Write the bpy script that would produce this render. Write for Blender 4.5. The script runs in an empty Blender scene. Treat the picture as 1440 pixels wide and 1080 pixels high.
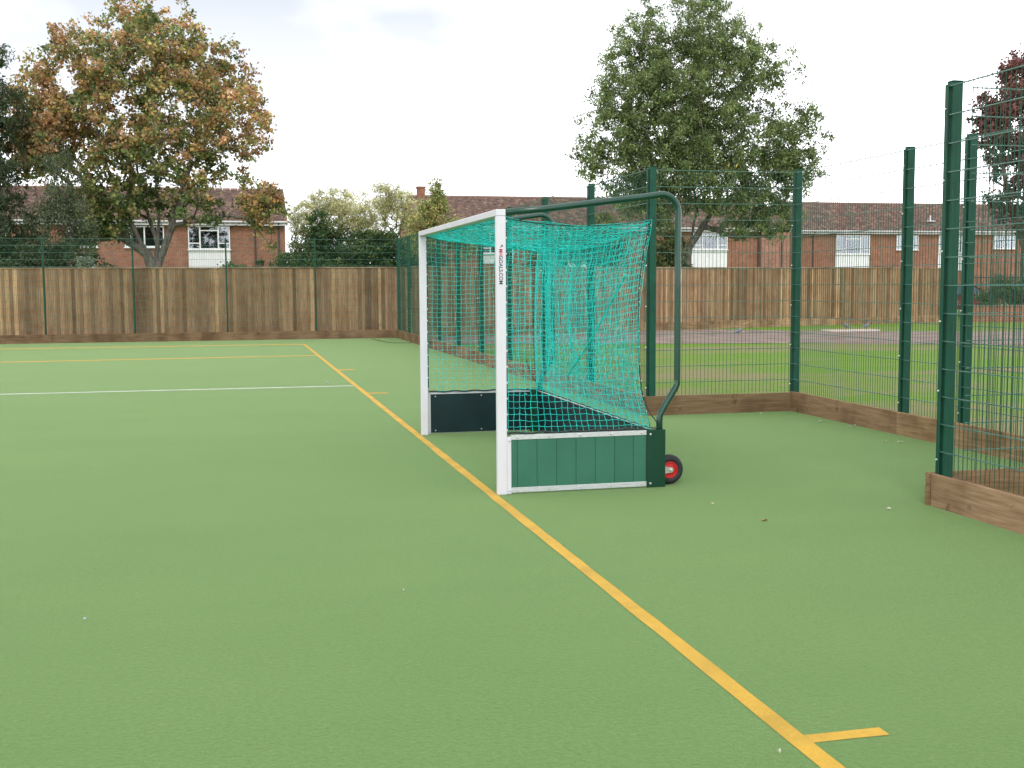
import bpy, math, random
import numpy as np
from mathutils import Vector, Matrix, noise as mnoise
random.seed(7); rng = np.random.default_rng(7)
sc = bpy.context.scene
COL = sc.collection
R = math.radians

# ------------------------------------------------------------------ helpers
class MB:
    """collects geometry, then links it as ONE mesh object"""
    def __init__(s): s.v=[]; s.f=[]; s.m=[]; s.t=[]
    def add(s, vs, fs, mi=0, tint=(1,1,1)):
        o=len(s.v); s.v += [tuple(v) for v in vs]; s.t += [tint]*len(vs)
        for f in fs: s.f.append(tuple(i+o for i in f)); s.m.append(mi)
        return s
    def box(s, c, d, mi=0, tint=(1,1,1), M=None, ch=0.0):
        x,y,z=[k/2 for k in d]
        if ch>0:
            vs=[];n=[]
            # chamfered box: each corner gives three verts
            idx={}
            for sx in(-1,1):
                for sy in(-1,1):
                    for sz in(-1,1):
                        for ax in range(3):
                            p=[sx*(x-(0 if ax==0 else ch)),sy*(y-(0 if ax==1 else ch)),sz*(z-(0 if ax==2 else ch))]
                            idx[(sx,sy,sz,ax)]=len(vs); vs.append(p)
            fs=[]
            def q(a): fs.append(a)
            for sg in(-1,1):
                q([idx[(sg,a,b,0)] for a,b in ((-1,-1),(1,-1),(1,1),(-1,1))][::sg])
                q([idx[(a,sg,b,1)] for a,b in ((-1,-1),(-1,1),(1,1),(1,-1))][::sg])
                q([idx[(a,b,sg,2)] for a,b in ((-1,-1),(1,-1),(1,1),(-1,1))][::sg])
            for a in(-1,1):
                for b in(-1,1):
                    k=a*b
                    q([idx[(-1,a,b,1)],idx[(1,a,b,1)],idx[(1,a,b,2)],idx[(-1,a,b,2)]][::k])
                    q([idx[(a,-1,b,2)],idx[(a,1,b,2)],idx[(a,1,b,0)],idx[(a,-1,b,0)]][::k])
                    q([idx[(a,b,-1,0)],idx[(a,b,1,0)],idx[(a,b,1,1)],idx[(a,b,-1,1)]][::k])
                    for c2 in(-1,1): q([idx[(a,b,c2,0)],idx[(a,b,c2,1)],idx[(a,b,c2,2)]][::a*b*c2])
        else:
            vs=[(-x,-y,-z),(x,-y,-z),(x,y,-z),(-x,y,-z),(-x,-y,z),(x,-y,z),(x,y,z),(-x,y,z)]
            fs=[(0,3,2,1),(4,5,6,7),(0,1,5,4),(1,2,6,5),(2,3,7,6),(3,0,4,7)]
        if M is not None: vs=[M@Vector(v) for v in vs]
        vs=[(v[0]+c[0],v[1]+c[1],v[2]+c[2]) for v in vs]
        return s.add(vs,fs,mi,tint)
    def span(s,a,b,mi=0,tint=(1,1,1),ch=0.0):
        return s.box([(a[i]+b[i])/2 for i in range(3)],[abs(b[i]-a[i]) for i in range(3)],mi,tint,None,ch)
    def tube(s, path, r, n=6, mi=0, tint=(1,1,1), cap=True, flat=None):
        P=[Vector(p) for p in path]; k=len(P)
        rs = r if hasattr(r,'__len__') else [r]*k
        t=(P[1]-P[0]).normalized()
        up=Vector((0,0,1)) if abs(t.z)<.9 else Vector((1,0,0))
        u=t.cross(up).normalized(); vs=[]
        for i in range(k):
            t=(P[min(i+1,k-1)]-P[max(i-1,0)])
            t = t.normalized() if t.length>1e-9 else Vector((0,0,1))
            u=(u-t*u.dot(t)); u=u.normalized() if u.length>1e-6 else t.orthogonal().normalized()
            w=t.cross(u)
            for j in range(n):
                a=2*math.pi*j/n
                vs.append(P[i]+(u*math.cos(a)+w*math.sin(a))*rs[i])
        fs=[(i*n+j,i*n+(j+1)%n,(i+1)*n+(j+1)%n,(i+1)*n+j) for i in range(k-1) for j in range(n)]
        if cap and n>2: fs += [tuple(range(n))[::-1], tuple((k-1)*n+j for j in range(n))]
        return s.add(vs,fs,mi,tint)
    def lathe(s, prof, c, axis='y', n=28, mi=0):
        """prof = (radius, offset along axis) closed loop"""
        vs=[];k=len(prof)
        for j in range(n):
            a=2*math.pi*j/n
            for (r,h) in prof:
                x,z=r*math.cos(a),r*math.sin(a)
                v={'y':(x,h,z),'x':(h,x,z),'z':(x,z,h)}[axis]
                vs.append((c[0]+v[0],c[1]+v[1],c[2]+v[2]))
        fs=[(j*k+i,j*k+(i+1)%k,((j+1)%n)*k+(i+1)%k,((j+1)%n)*k+i) for j in range(n) for i in range(k)]
        return s.add(vs,fs,mi)
    def build(s, name, mats, parent=None, smooth=False, offset=None):
        me=bpy.data.meshes.new(name); me.from_pydata(s.v,[],s.f)
        if not isinstance(mats,(list,tuple)): mats=[mats]
        for m in mats: me.materials.append(m)
        if any(s.m): me.polygons.foreach_set('material_index',s.m)
        ca=me.color_attributes.new('tint','FLOAT_COLOR','POINT')
        arr=np.ones((len(s.v),4),dtype=np.float32)
        if s.v: arr[:,:3]=np.array(s.t,dtype=np.float32)
        ca.data.foreach_set('color',arr.ravel())
        if smooth: me.polygons.foreach_set('use_smooth',[True]*len(s.f))
        me.update()
        o=bpy.data.objects.new(name,me); COL.objects.link(o)
        if parent is not None: o.parent=parent
        return o
def npmesh(name, V, F, tint, mat, parent=None, smooth=False):
    """fast mesh from arrays; F is (n,4) or (n,3)"""
    me=bpy.data.meshes.new(name); n,k=F.shape
    me.vertices.add(len(V)); me.vertices.foreach_set('co',V.astype(np.float32).ravel())
    me.loops.add(n*k); me.loops.foreach_set('vertex_index',F.astype(np.int32).ravel())
    me.polygons.add(n); me.polygons.foreach_set('loop_start',np.arange(0,n*k,k,dtype=np.int32))
    me.polygons.foreach_set('loop_total',np.full(n,k,dtype=np.int32))
    if smooth: me.polygons.foreach_set('use_smooth',np.ones(n,dtype=bool))
    me.update(calc_edges=True)
    ca=me.color_attributes.new('tint','FLOAT_COLOR','POINT')
    a=np.ones((len(V),4),dtype=np.float32); a[:,:3]=tint; ca.data.foreach_set('color',a.ravel())
    me.materials.append(mat)
    o=bpy.data.objects.new(name,me); COL.objects.link(o)
    if parent is not None: o.parent=parent
    return o
def tag(o,label=None,cat=None,group=None,kind=None):
    if label: o['label']=label
    if cat: o['category']=cat
    if group: o['group']=group
    if kind: o['kind']=kind
    return o
def empty(name,loc,label,cat,group=None,rz=0):
    o=bpy.data.objects.new(name,None); COL.objects.link(o); o.location=loc; o.rotation_euler=(0,0,rz)
    o.empty_display_size=.2
    return tag(o,label,cat,group)
def copy_tree(o,parent=None):
    c=o.copy(); COL.objects.link(c)
    if parent is not None: c.parent=parent
    for ch in list(o.children): copy_tree(ch,c)
    return c

# ------------------------------------------------------------------ materials
def newmat(name):
    m=bpy.data.materials.new(name); m.use_nodes=True; nt=m.node_tree; nt.nodes.clear()
    out=nt.nodes.new('ShaderNodeOutputMaterial'); b=nt.nodes.new('ShaderNodeBsdfPrincipled')
    nt.links.new(b.outputs[0],out.inputs[0]); return m,nt,b,out
def N(nt,t,**kw):
    n=nt.nodes.new(t)
    for k,v in kw.items(): setattr(n,k,v)
    return n
def c4(c): return (c[0],c[1],c[2],1)
def coords(nt,stretch=(1,1,1)):
    tc=N(nt,'ShaderNodeTexCoord'); mp=N(nt,'ShaderNodeMapping'); mp.inputs['Scale'].default_value=stretch
    nt.links.new(tc.outputs['Object'],mp.inputs['Vector']); return mp.outputs[0]
def noise(nt,vec,scale,detail=4,rough=.55,dist=0):
    n=N(nt,'ShaderNodeTexNoise'); n.inputs['Scale'].default_value=scale; n.inputs['Detail'].default_value=detail
    n.inputs['Roughness'].default_value=rough; n.inputs['Distortion'].default_value=dist
    nt.links.new(vec,n.inputs['Vector']); return n.outputs['Fac']
def ramp(nt,fac,stops):
    r=N(nt,'ShaderNodeValToRGB'); e=r.color_ramp.elements
    while len(e)<len(stops): e.new(.5)
    for i,(p,c) in enumerate(stops): e[i].position=p; e[i].color=c4(c) if hasattr(c,'__len__') else (c,c,c,1)
    nt.links.new(fac,r.inputs[0]); return r.outputs[0]
def mixc(nt,fac,a,b,mode='MIX'):
    m=N(nt,'ShaderNodeMix',data_type='RGBA',blend_type=mode)
    if isinstance(fac,(int,float)): m.inputs[0].default_value=fac
    else: nt.links.new(fac,m.inputs[0])
    for i,x in ((6,a),(7,b)):
        if hasattr(x,'is_output'): nt.links.new(x,m.inputs[i])
        else: m.inputs[i].default_value=c4(x)
    return m.outputs[2]
def bump(nt,b,h,strength=.3,dist=.01):
    bp=N(nt,'ShaderNodeBump'); bp.inputs['Strength'].default_value=strength; bp.inputs['Distance'].default_value=dist
    nt.links.new(h,bp.inputs['Height']); nt.links.new(bp.outputs[0],b.inputs['Normal'])
def pm(name,c1,c2=None,scale=6,rough=.6,metal=0,bp=.15,bd=.004,stretch=(1,1,1),tint=False,lo=.35,hi=.65,coat=0,spec=.5,fine=None):
    m,nt,b,out=newmat(name); c2=c2 or c1
    v=coords(nt,stretch); n=noise(nt,v,scale,5)
    col=ramp(nt,n,[(lo,c1),(hi,c2)])
    if fine:
        f=noise(nt,v,fine[0],3); g=ramp(nt,f,[(.3,1-fine[1]),(.7,1+0*fine[1])]); col=mixc(nt,1,col,g,'MULTIPLY')
    if tint:
        a=N(nt,'ShaderNodeVertexColor',layer_name='tint'); col=mixc(nt,1,col,a.outputs[0],'MULTIPLY')
    nt.links.new(col,b.inputs['Base Color'])
    b.inputs['Roughness'].default_value=rough; b.inputs['Metallic'].default_value=metal
    b.inputs['Coat Weight'].default_value=coat; b.inputs['Specular IOR Level'].default_value=spec
    if bp: bump(nt,b,noise(nt,v,scale*4,4),bp,bd)
    return m
M={}
M['white']=pm('white_powder_coat',(.68,.665,.72),(.63,.62,.67),3,.35,bp=.03)
M['alu']=pm('mill_aluminium',(.52,.54,.56),(.66,.67,.68),25,.38,metal=.35,bp=.1,bd=.001,stretch=(1,1,4))
M['steel']=pm('zinc_steel',(.55,.57,.55),(.7,.7,.68),30,.3,metal=.7,bp=.05)
M['dgreen']=pm('dark_green_powder_coat',(.003,.040,.019),(.005,.052,.026),4,.45,spec=.3,bp=.05,bd=.001)
M['pipe']=pm('green_pipe_paint',(.006,.045,.030),(.010,.060,.038),5,.26,bp=.04,bd=.001,coat=.25)
M['fgreen']=pm('fence_green_powder_coat',(.005,.058,.034),(.009,.078,.046),5,.5,spec=.25,bp=.05,bd=.001)
M['wire']=pm('green_galvanised_wire',(.030,.105,.078),(.075,.18,.14),9,.35,bp=.0)
M['plank']=pm('green_plastic_panel',(.024,.128,.080),(.030,.148,.092),3,.42,bp=.05,bd=.001,tint=True)
M['darkboard']=pm('dark_phenolic_board',(.003,.016,.019),(.006,.024,.026),4,.45,spec=.3,bp=.04)
M['rubber']=pm('tyre_rubber',(.010,.010,.013),(.022,.022,.026),20,.7,bp=.15)
M['red']=pm('red_plastic_rim',(.45,.010,.012),(.55,.018,.02),8,.35,bp=.03)
M['rope']=pm('black_green_rope',(.010,.022,.018),(.03,.045,.04),60,.8,bp=.3)
M['net']=pm('turquoise_net_cord',(.003,.48,.43),(.014,.72,.65),14,.55,bp=0,spec=.3)
M['ink_red']=pm('red_vinyl',(.55,.02,.06),None,5,.5,bp=0)
M['ink_dark']=pm('navy_vinyl',(.02,.03,.055),None,5,.5,bp=0)
M['clip']=pm('white_plastic_clip',(.8,.8,.8),None,5,.5,bp=0)

def wood(name,c1,c2,knot,stretch,rough=.8,blot=.62):
    m,nt,b,out=newmat(name)
    v=coords(nt,stretch); g=noise(nt,v,5,6,.62,.4); col=ramp(nt,g,[(.28,c1),(.5,[(x+y)/2 for x,y in zip(c1,c2)]),(.72,c2)])
    v2=coords(nt,(1,1,1)); k=noise(nt,v2,1.7,3,.5); kc=ramp(nt,k,[(.36,(blot,blot*.92,blot*.86)),(.55,(1,1,1))])
    col=mixc(nt,1,col,kc,'MULTIPLY')
    k3=noise(nt,v2,7,2,.5); kk=ramp(nt,k3,[(.66,(1,1,1)),(.78,knot)]); col=mixc(nt,1,col,kk,'MULTIPLY')
    a=N(nt,'ShaderNodeVertexColor',layer_name='tint'); col=mixc(nt,1,col,a.outputs[0],'MULTIPLY')
    nt.links.new(col,b.inputs['Base Color']); b.inputs['Roughness'].default_value=rough; b.inputs['Specular IOR Level'].default_value=.25
    bump(nt,b,g,.5,.004); return m
M['paling']=wood('featheredge_timber',(.205,.130,.068),(.43,.30,.180),(.7,.6,.5),(9,9,.55),blot=.86)
M['cap']=wood('pale_capping_timber',(.33,.24,.14),(.46,.36,.24),(.8,.75,.7),(.6,9,9))
M['kickx']=wood('treated_board_timber_x',(.17,.105,.052),(.39,.262,.150),(.5,.42,.38),(.5,9,9))
M['kicky']=wood('treated_board_timber_y',(.13,.070,.036),(.30,.180,.100),(.5,.42,.38),(9,.5,9))

def m_turf():
    m,nt,b,out=newmat('artificial_turf'); v=coords(nt)
    f=noise(nt,v,200,3,.75); mid=noise(nt,v,46,5,.75); big=noise(nt,v,.55,4,.6); band=noise(nt,coords(nt,(.12,1.4,1)),1.0,3,.5)
    col=ramp(nt,f,[(.30,(.052,.130,.027)),(.52,(.093,.196,.048)),(.74,(.158,.280,.084))])
    c2=ramp(nt,mid,[(.30,(.68,.74,.66)),(.7,(1.24,1.2,1.26))]); col=mixc(nt,1,col,c2,'MULTIPLY')
    c3=ramp(nt,big,[(.30,(.92,.95,.92)),(.7,(1.07,1.03,1.05))]); col=mixc(nt,1,col,c3,'MULTIPLY')
    c4_=ramp(nt,band,[(.35,(.95,.97,.95)),(.65,(1.05,1.03,1.04))]); col=mixc(nt,1,col,c4_,'MULTIPLY')
    vo=N(nt,'ShaderNodeTexVoronoi'); vo.inputs['Scale'].default_value=9; nt.links.new(v,vo.inputs['Vector'])
    sp=ramp(nt,vo.outputs['Distance'],[(.02,(1,1,1)),(.035,(0,0,0))])
    col=mixc(nt,sp,col,(.36,.38,.22))
    nt.links.new(col,b.inputs['Base Color']); b.inputs['Roughness'].default_value=.85; b.inputs['Specular IOR Level'].default_value=.15
    b.inputs['Sheen Weight'].default_value=.48; b.inputs['Sheen Roughness'].default_value=.30; b.inputs['Sheen Tint'].default_value=(.82,1,.54,1)
    h=N(nt,'ShaderNodeMath',operation='ADD'); nt.links.new(f,h.inputs[0]); nt.links.new(mid,h.inputs[1])
    bump(nt,b,h.outputs[0],.7,.006); return m
M['turf']=m_turf()
def m_line(name,a,bb):
    m,nt,b,out=newmat(name); v=coords(nt); f=noise(nt,v,240,3,.7); w=noise(nt,v,3,4,.6)
    col=ramp(nt,f,[(.28,a),(.7,bb)]); c=ramp(nt,w,[(.3,(.78,.80,.78)),(.62,(1.05,1.05,1.05))]); col=mixc(nt,1,col,c,'MULTIPLY')
    nt.links.new(col,b.inputs['Base Color']); b.inputs['Roughness'].default_value=.85; b.inputs['Specular IOR Level'].default_value=.15
    b.inputs['Sheen Weight'].default_value=.12
    bump(nt,b,f,.6,.005); return m
M['orange']=m_line('orange_turf_line',(.46,.255,.014),(.68,.42,.040))
M['wline']=m_line('white_turf_line',(.5,.52,.45),(.72,.74,.66))

def m_grass():
    m,nt,b,out=newmat('mown_grass')
    tc=N(nt,'ShaderNodeTexCoord'); mp=N(nt,'ShaderNodeMapping'); mp.inputs['Rotation'].default_value=(0,0,R(35)); mp.inputs['Scale'].default_value=(.13,.36,1)
    nt.links.new(tc.outputs['Object'],mp.inputs['Vector'])
    v=coords(nt); st=noise(nt,mp.outputs[0],1.0,5,.6,.3); f=noise(nt,v,45,4,.7); g=noise(nt,v,3.5,5,.65)
    gr=ramp(nt,f,[(.3,(.075,.155,.015)),(.7,(.195,.335,.052))]); br=ramp(nt,f,[(.3,(.17,.14,.075)),(.7,(.33,.26,.16))])
    k=N(nt,'ShaderNodeMath',operation='MULTIPLY_ADD'); nt.links.new(g,k.inputs[0]); k.inputs[1].default_value=.35; nt.links.new(st,k.inputs[2])
    fac=ramp(nt,k.outputs[0],[(.64,(0,0,0)),(.78,(.85,.85,.85))])
    col=mixc(nt,fac,gr,br); nt.links.new(col,b.inputs['Base Color']); b.inputs['Roughness'].default_value=.9; b.inputs['Specular IOR Level'].default_value=.15
    bump(nt,b,f,.8,.02); return m
M['grass']=m_grass()
M['gravel']=pm('gravel_path',(.22,.165,.14),(.36,.28,.24),1.2,.9,bp=.5,bd=.01,fine=(60,.35),spec=.2)
M['slab']=pm('concrete_slab',(.5,.44,.38),(.6,.54,.48),5,.85,bp=.2)
def m_brick(name,a,bb,mortar):
    m,nt,b,out=newmat(name); tc=N(nt,'ShaderNodeTexCoord'); sx=N(nt,'ShaderNodeSeparateXYZ'); nt.links.new(tc.outputs['Object'],sx.inputs[0])
    ad=N(nt,'ShaderNodeMath',operation='ADD'); nt.links.new(sx.outputs[0],ad.inputs[0]); nt.links.new(sx.outputs[1],ad.inputs[1])
    cb=N(nt,'ShaderNodeCombineXYZ'); nt.links.new(ad.outputs[0],cb.inputs[0]); nt.links.new(sx.outputs[2],cb.inputs[1])
    br=N(nt,'ShaderNodeTexBrick'); nt.links.new(cb.outputs[0],br.inputs['Vector']); br.inputs['Scale'].default_value=1
    br.inputs['Brick Width'].default_value=.225; br.inputs['Row Height'].default_value=.075; br.inputs['Mortar Size'].default_value=.008
    br.inputs['Color1'].default_value=c4(a); br.inputs['Color2'].default_value=c4(bb); br.inputs['Mortar'].default_value=c4(mortar); br.inputs['Bias'].default_value=-.1
    v=coords(nt); n=noise(nt,v,1.3,6,.65); c=ramp(nt,n,[(.3,(.72,.70,.70)),(.68,(1.12,1.1,1.08))]); col=mixc(nt,1,br.outputs[0],c,'MULTIPLY')
    n2=noise(nt,v,9,3,.6); c=ramp(nt,n2,[(.3,(.85,.82,.8)),(.7,(1.1,1.1,1.1))]); col=mixc(nt,1,col,c,'MULTIPLY')
    nt.links.new(col,b.inputs['Base Color']); b.inputs['Roughness'].default_value=.9; b.inputs['Specular IOR Level'].default_value=.2
    bump(nt,b,br.outputs['Fac'],-.5,.01); return m
M['brick']=m_brick('red_brick',(.34,.145,.090),(.26,.105,.066),(.32,.25,.20))
M['brick_pink']=m_brick('pinkish_brick',(.40,.20,.145),(.33,.16,.115),(.36,.28,.24))
def m_tile():
    m,nt,b,out=newmat('weathered_roof_tile'); v=coords(nt)
    br=N(nt,'ShaderNodeTexVoronoi'); br.inputs['Scale'].default_value=5.5; nt.links.new(v,br.inputs['Vector'])
    sp=N(nt,'ShaderNodeSeparateColor'); nt.links.new(br.outputs['Color'],sp.inputs[0])
    col=ramp(nt,sp.outputs[0],[(.0,(.120,.086,.076)),(.4,(.160,.110,.097)),(.75,(.205,.138,.115)),(.95,(.32,.215,.17))])
    n=noise(nt,v,1.1,6,.7); c=ramp(nt,n,[(.3,(.65,.66,.68)),(.7,(1.2,1.15,1.1))]); col=mixc(nt,1,col,c,'MULTIPLY')
    n2=noise(nt,v,17,3,.7); sp2=ramp(nt,n2,[(.64,(0,0,0)),(.76,(.6,.6,.6))]); col=mixc(nt,sp2,col,(.40,.27,.17))
    nt.links.new(col,b.inputs['Base Color']); b.inputs['Roughness'].default_value=.9; b.inputs['Specular IOR Level'].default_value=.2
    bump(nt,b,n2,.4,.02); return m
M['tile']=m_tile()
M['upvc']=pm('white_upvc',(.86,.86,.88),(.78,.79,.81),3,.4,bp=0)
M['fascia']=pm('white_painted_fascia',(.62,.62,.64),(.48,.48,.50),2,.6,bp=.1)
M['room_dark']=pm('painted_room_dark',(.012,.014,.018),(.05,.05,.055),1.5,.9,bp=0)  # near-black colour painted in for the darkness of unlit rooms
M['curtain']=pm('grey_blue_curtain',(.20,.23,.28),(.36,.39,.44),4,.9,bp=0,stretch=(3,1,.3))
def m_glass():
    m,nt,b,out=newmat('window_glass'); nt.nodes.remove(b)
    t=N(nt,'ShaderNodeBsdfTransparent'); t.inputs[0].default_value=(.85,.88,.88,1); g=N(nt,'ShaderNodeBsdfGlossy'); g.inputs['Roughness'].default_value=.03
    g.inputs['Color'].default_value=(.9,.95,1,1)
    mx=N(nt,'ShaderNodeMixShader'); fr=N(nt,'ShaderNodeFresnel'); fr.inputs[0].default_value=1.6
    a=N(nt,'ShaderNodeMath',operation='ADD'); a.inputs[1].default_value=.03; nt.links.new(fr.outputs[0],a.inputs[0])
    nt.links.new(a.outputs[0],mx.inputs[0]); nt.links.new(t.outputs[0],mx.inputs[1]); nt.links.new(g.outputs[0],mx.inputs[2]); nt.links.new(mx.outputs[0],out.inputs[0]); return m
M['glass']=m_glass()
M['pipeblk']=pm('dark_downpipe',(.03,.03,.035),(.06,.06,.06),4,.5,bp=0)
M['leadgrey']=pm('mortar_ridge',(.20,.125,.10),(.26,.17,.13),4,.9,bp=.2)
def m_leaf(name,trans=.42):
    m,nt,b,out=newmat(name)
    a=N(nt,'ShaderNodeVertexColor',layer_name='tint'); v=coords(nt); n=noise(nt,v,1.3,3,.6); c=ramp(nt,n,[(.3,(.8,.82,.8)),(.7,(1.15,1.12,1.1))])
    col=mixc(nt,1,a.outputs[0],c,'MULTIPLY')
    nt.links.new(col,b.inputs['Base Color']); b.inputs['Roughness'].default_value=.55; b.inputs['Specular IOR Level'].default_value=.35
    tr=N(nt,'ShaderNodeBsdfTranslucent'); nt.links.new(col,tr.inputs[0]); mx=N(nt,'ShaderNodeMixShader'); mx.inputs[0].default_value=trans
    nt.links.new(b.outputs[0],mx.inputs[1]); nt.links.new(tr.outputs[0],mx.inputs[2]); nt.links.new(mx.outputs[0],out.inputs[0]); return m
M['leaf']=m_leaf('leaf')
M['bark']=pm('grey_brown_bark',(.075,.065,.055),(.20,.18,.15),3,.9,bp=.6,bd=.02,stretch=(3,3,.7))
M['birch']=pm('pale_birch_bark',(.05,.045,.04),(.20,.18,.165),5,.8,bp=.3,stretch=(1,1,2.5),lo=.4,hi=.55)

# ------------------------------------------------------------------ ground
def sheet(name,polys,z,mat,**k):
    mb=MB()
    for P in polys: mb.add([(x,y,z) for x,y in P],[tuple(range(len(P)))])
    o=mb.build(name,mat); tag(o,kind='structure',**k); return o
sheet('ground',[[(-500,-500),(500,-500),(500,500),(-500,500)]],-.03,M['grass'])
sheet('pitch',[[(-70,-45),(2.97,-45),(2.97,27.1),(-70,27.1)],[(2.97,-1.2),(5.0,-1.2),(5.0,4.86),(2.97,4.86)]],0,M['turf'])
sheet('path',[[(3.25,23.3),(9.4,21.3),(13,20.3),(16.1,18.6),(22,15),(32,8),(60,-12),(64,-7),(38,13),(26.5,22.6),(21,25.9),(18,27.0),(16.3,28.6),(14.6,30.2),(9,28.8),(3.25,27.2)]],-.022,M['gravel'])
mb=MB(); mb.span((17.45,26.6,-.03),(19.3,27.3,.02),ch=.01); o=mb.build('paving',M['slab']); tag(o,kind='structure')
def strip(name,a,b,w,z,mat):
    a=Vector(a);b=Vector(b); d=(b-a).normalized(); n=Vector((-d.y,d.x))*w/2; k=max(2,int((b-a).length/.25))
    L=[];Rr=[]
    for i in range(k+1):
        p=a.lerp(b,i/k); j=(random.random()-.5)*.007; j2=(random.random()-.5)*.007
        L.append((p.x+n.x*(1+j/w*2),p.y+n.y*(1+j/w*2),z)); Rr.append((p.x-n.x*(1+j2/w*2),p.y-n.y*(1+j2/w*2),z))
    mb=MB(); mb.add(L+Rr,[(i,i+1,k+2+i,k+1+i)[::-1] for i in range(k)]); o=mb.build(name,mat); tag(o,kind='structure'); return o
strip('goal_line',(-.04,-12.5),(-.04,23.9),.078,.002,M['orange'])
for y,w in ((-4.99,.075),(-10.0,.075),(8.76,.15),(13.76,.24)): strip('goal_line_mark',(-.0012,y),(.30,y),w,.002,M['orange'])
strip('side_line',(-.08,23.86),(-40,24.9),.30,.002,M['orange'])
strip('court_line',(-.08,18.55),(-40,17.0),.25,.002,M['orange'])
strip('hockey_line',(-.08,10.15),(-40,10.75),.11,.002,M['wline'])

# ------------------------------------------------------------------ mesh fences
FH=3.03
def post_mesh():
    p=MB(); p.box((0,0,FH/2+.0),(.070,.084,FH),ch=.004); p.box((0,0,FH+.004),(.074,.088,.008),ch=.003)
    c=MB(); c.box((0,-.0655,FH/2+.03),(.036,.007,FH-.1),ch=.001)
    b=MB(); b.lathe([(0,-.012),(.006,-.011),(.008,-.005),(.008,0),(0,0)],(0,0,0),'y',8)
    return p,c,b
pp,pc,pb=post_mesh()
POST=None
def panel(L,h0=.24,h1=FH-.02):
    m=MB(); n=max(1,int(round(L/.05)))
    for i in range(n+1):
        x=i*L/n
        if L>1.2 and min(x,L-x)<.09 and 0<i<n: continue
        m.box((x,0,(h0+h1)/2),(.0037,.0037,h1-h0),1)
    k=int((h1-h0)/.2)
    for i in range(k+1):
        z=h1-.012-i*.2
        for s in(-1,1): m.box((L/2,s*.0045,z),(L,.0054,.0070))
    return m
def fence(a,b,stations,label,posts=None,bolts=True):
    """run of posts and welded mesh; pitch side is local -y"""
    a=Vector(a);b=Vector(b); d=b-a; ang=math.atan2(d.y,d.x)
    e=empty('mesh_fence',(a.x,a.y,0),label,'fence','green welded mesh fence runs round the pitch',ang)
    pr=None
    for s in (posts if posts is not None else stations):
        if pr is None:
            pr=pp.build('post',M['fgreen'],e); c=pc.build('clamp_bar',M['fgreen'],pr); q=pr
            if bolts:
                b0=pb.build('bolt',M['steel'],pr); b0.location=(0,-.069,.34)
                for i in range(1,6): bi=b0.copy(); COL.objects.link(bi); bi.location=(0,-.069,.34+i*.5)
        else:
            q=copy_tree(pr,e)
        q.location=(s,.052,0)
        if not bolts: q.scale=(.7,1,1)
    for s0,s1 in zip(stations[:-1],stations[1:]):
        m=panel(s1-s0-.008); o=m.build('mesh_panel',[M['wire'],M['fgreen']],e); o.location=(s0+.004,0,0)
    return e
# local +x along a->b ; local -y must face the pitch.
ysA=[4.85,7.32,9.82,12.35,14.87,17.38,19.93,22.45,24.95,27.0]
# runs whose pitch side is -X: direction +Y gives local -y = +X (wrong) so go from far to near
fence((3.0,27.0),(3.0,4.85),[27.0-y for y in ysA[::-1]],'long green mesh fence running away down the side of the pitch behind the goal')
fence((3.0,4.85),(5.0,4.85),[0,2.0],'short green mesh fence panel behind the goal with the curved green arm in front',posts=[])
fence((4.955,4.85),(4.955,-1.25),[0,2.456,3.512,6.08],'green mesh fence at the back of the recess right of the goal',posts=[-.03,2.456,3.512,6.05])
fence((5.0,-1.245),(3.2,-1.245),[0,1.8],'short green mesh fence closing the near end of the recess, seen through the nearest fence',posts=[])
fence((3.0,-1.10),(3.0,-11.1),[0.13,2.6,5,7.5,10.0],'nearest green mesh fence at the right edge with the tallest looking post',posts=[.153,2.6,5,7.5,10.0])
fence((-20.0,27.0),(3.0,27.0),[0.34,2.86,5.38,7.90,10.42,12.82,15.27,17.91,20.52,22.97],'thin green mesh fence across the far end in front of the wooden fence',posts=[0.34,2.86,5.38,7.90,10.42,12.82,15.27,17.91,20.52],bolts=False)

# ------------------------------------------------------------------ kickboards
def kick(name,a,b,cuts,label,mat,h=.24,t=.035,tone=1):
    a=Vector(a);b=Vector(b); d=b-a; L=d.length; ang=math.atan2(d.y,d.x)
    e=empty(name,(a.x,a.y,0),label,'timber board','timber boards along the foot of the mesh fences',ang)
    cs=[0]+cuts+[L]
    for s0,s1 in zip(cs[:-1],cs[1:]):
        v=tone*random.uniform(.80,1.12); hh=h+random.uniform(-.006,.006)
        m=MB(); n=max(2,int((s1-s0)/.4)); 
        vs=[];fs=[]
        ring=[(0,0),(t,0),(t,hh-.004),(t-.004,hh),(.004,hh),(0,hh-.004)]
        for i in range(n+1):
            x=s0+.002+(s1-s0-.004)*i/n; w=.003*math.sin(x*3.1+s0); 
            for (y,z) in ring: vs.append((x,y-t+w*(z>0),z+(.002*math.sin(x*2.3) if z>0 else -.02)))
        for i in range(n):
            for j in range(6): fs.append((i*6+j,i*6+(j+1)%6,(i+1)*6+(j+1)%6,(i+1)*6+j)[::-1])
        fs += [tuple(range(6)),tuple(n*6+j for j in range(6))[::-1]]
        m.add(vs,fs,0,(v,v*random.uniform(.93,1),v*random.uniform(.88,1)))
        m.build('board',mat,e)
    return e
kick('kickboard',(2.975,26.93),(2.975,4.80),[1.9,4.9,7.9,10.9,13.9,16.9,19.4],'long low timber board along the side fence beyond the goal',M['kickx'],tone=.85)
kick('kickboard',(2.95,4.83),(4.91,4.83),[],'low dark timber board behind the goal wheel, under the mesh fence',M['kickx'],tone=.68)
kick('kickboard',(4.945,4.83),(4.945,-1.18),[2.45],'low timber board along the back of the recess right of the goal',M['kickx'],tone=1.08)
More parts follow.
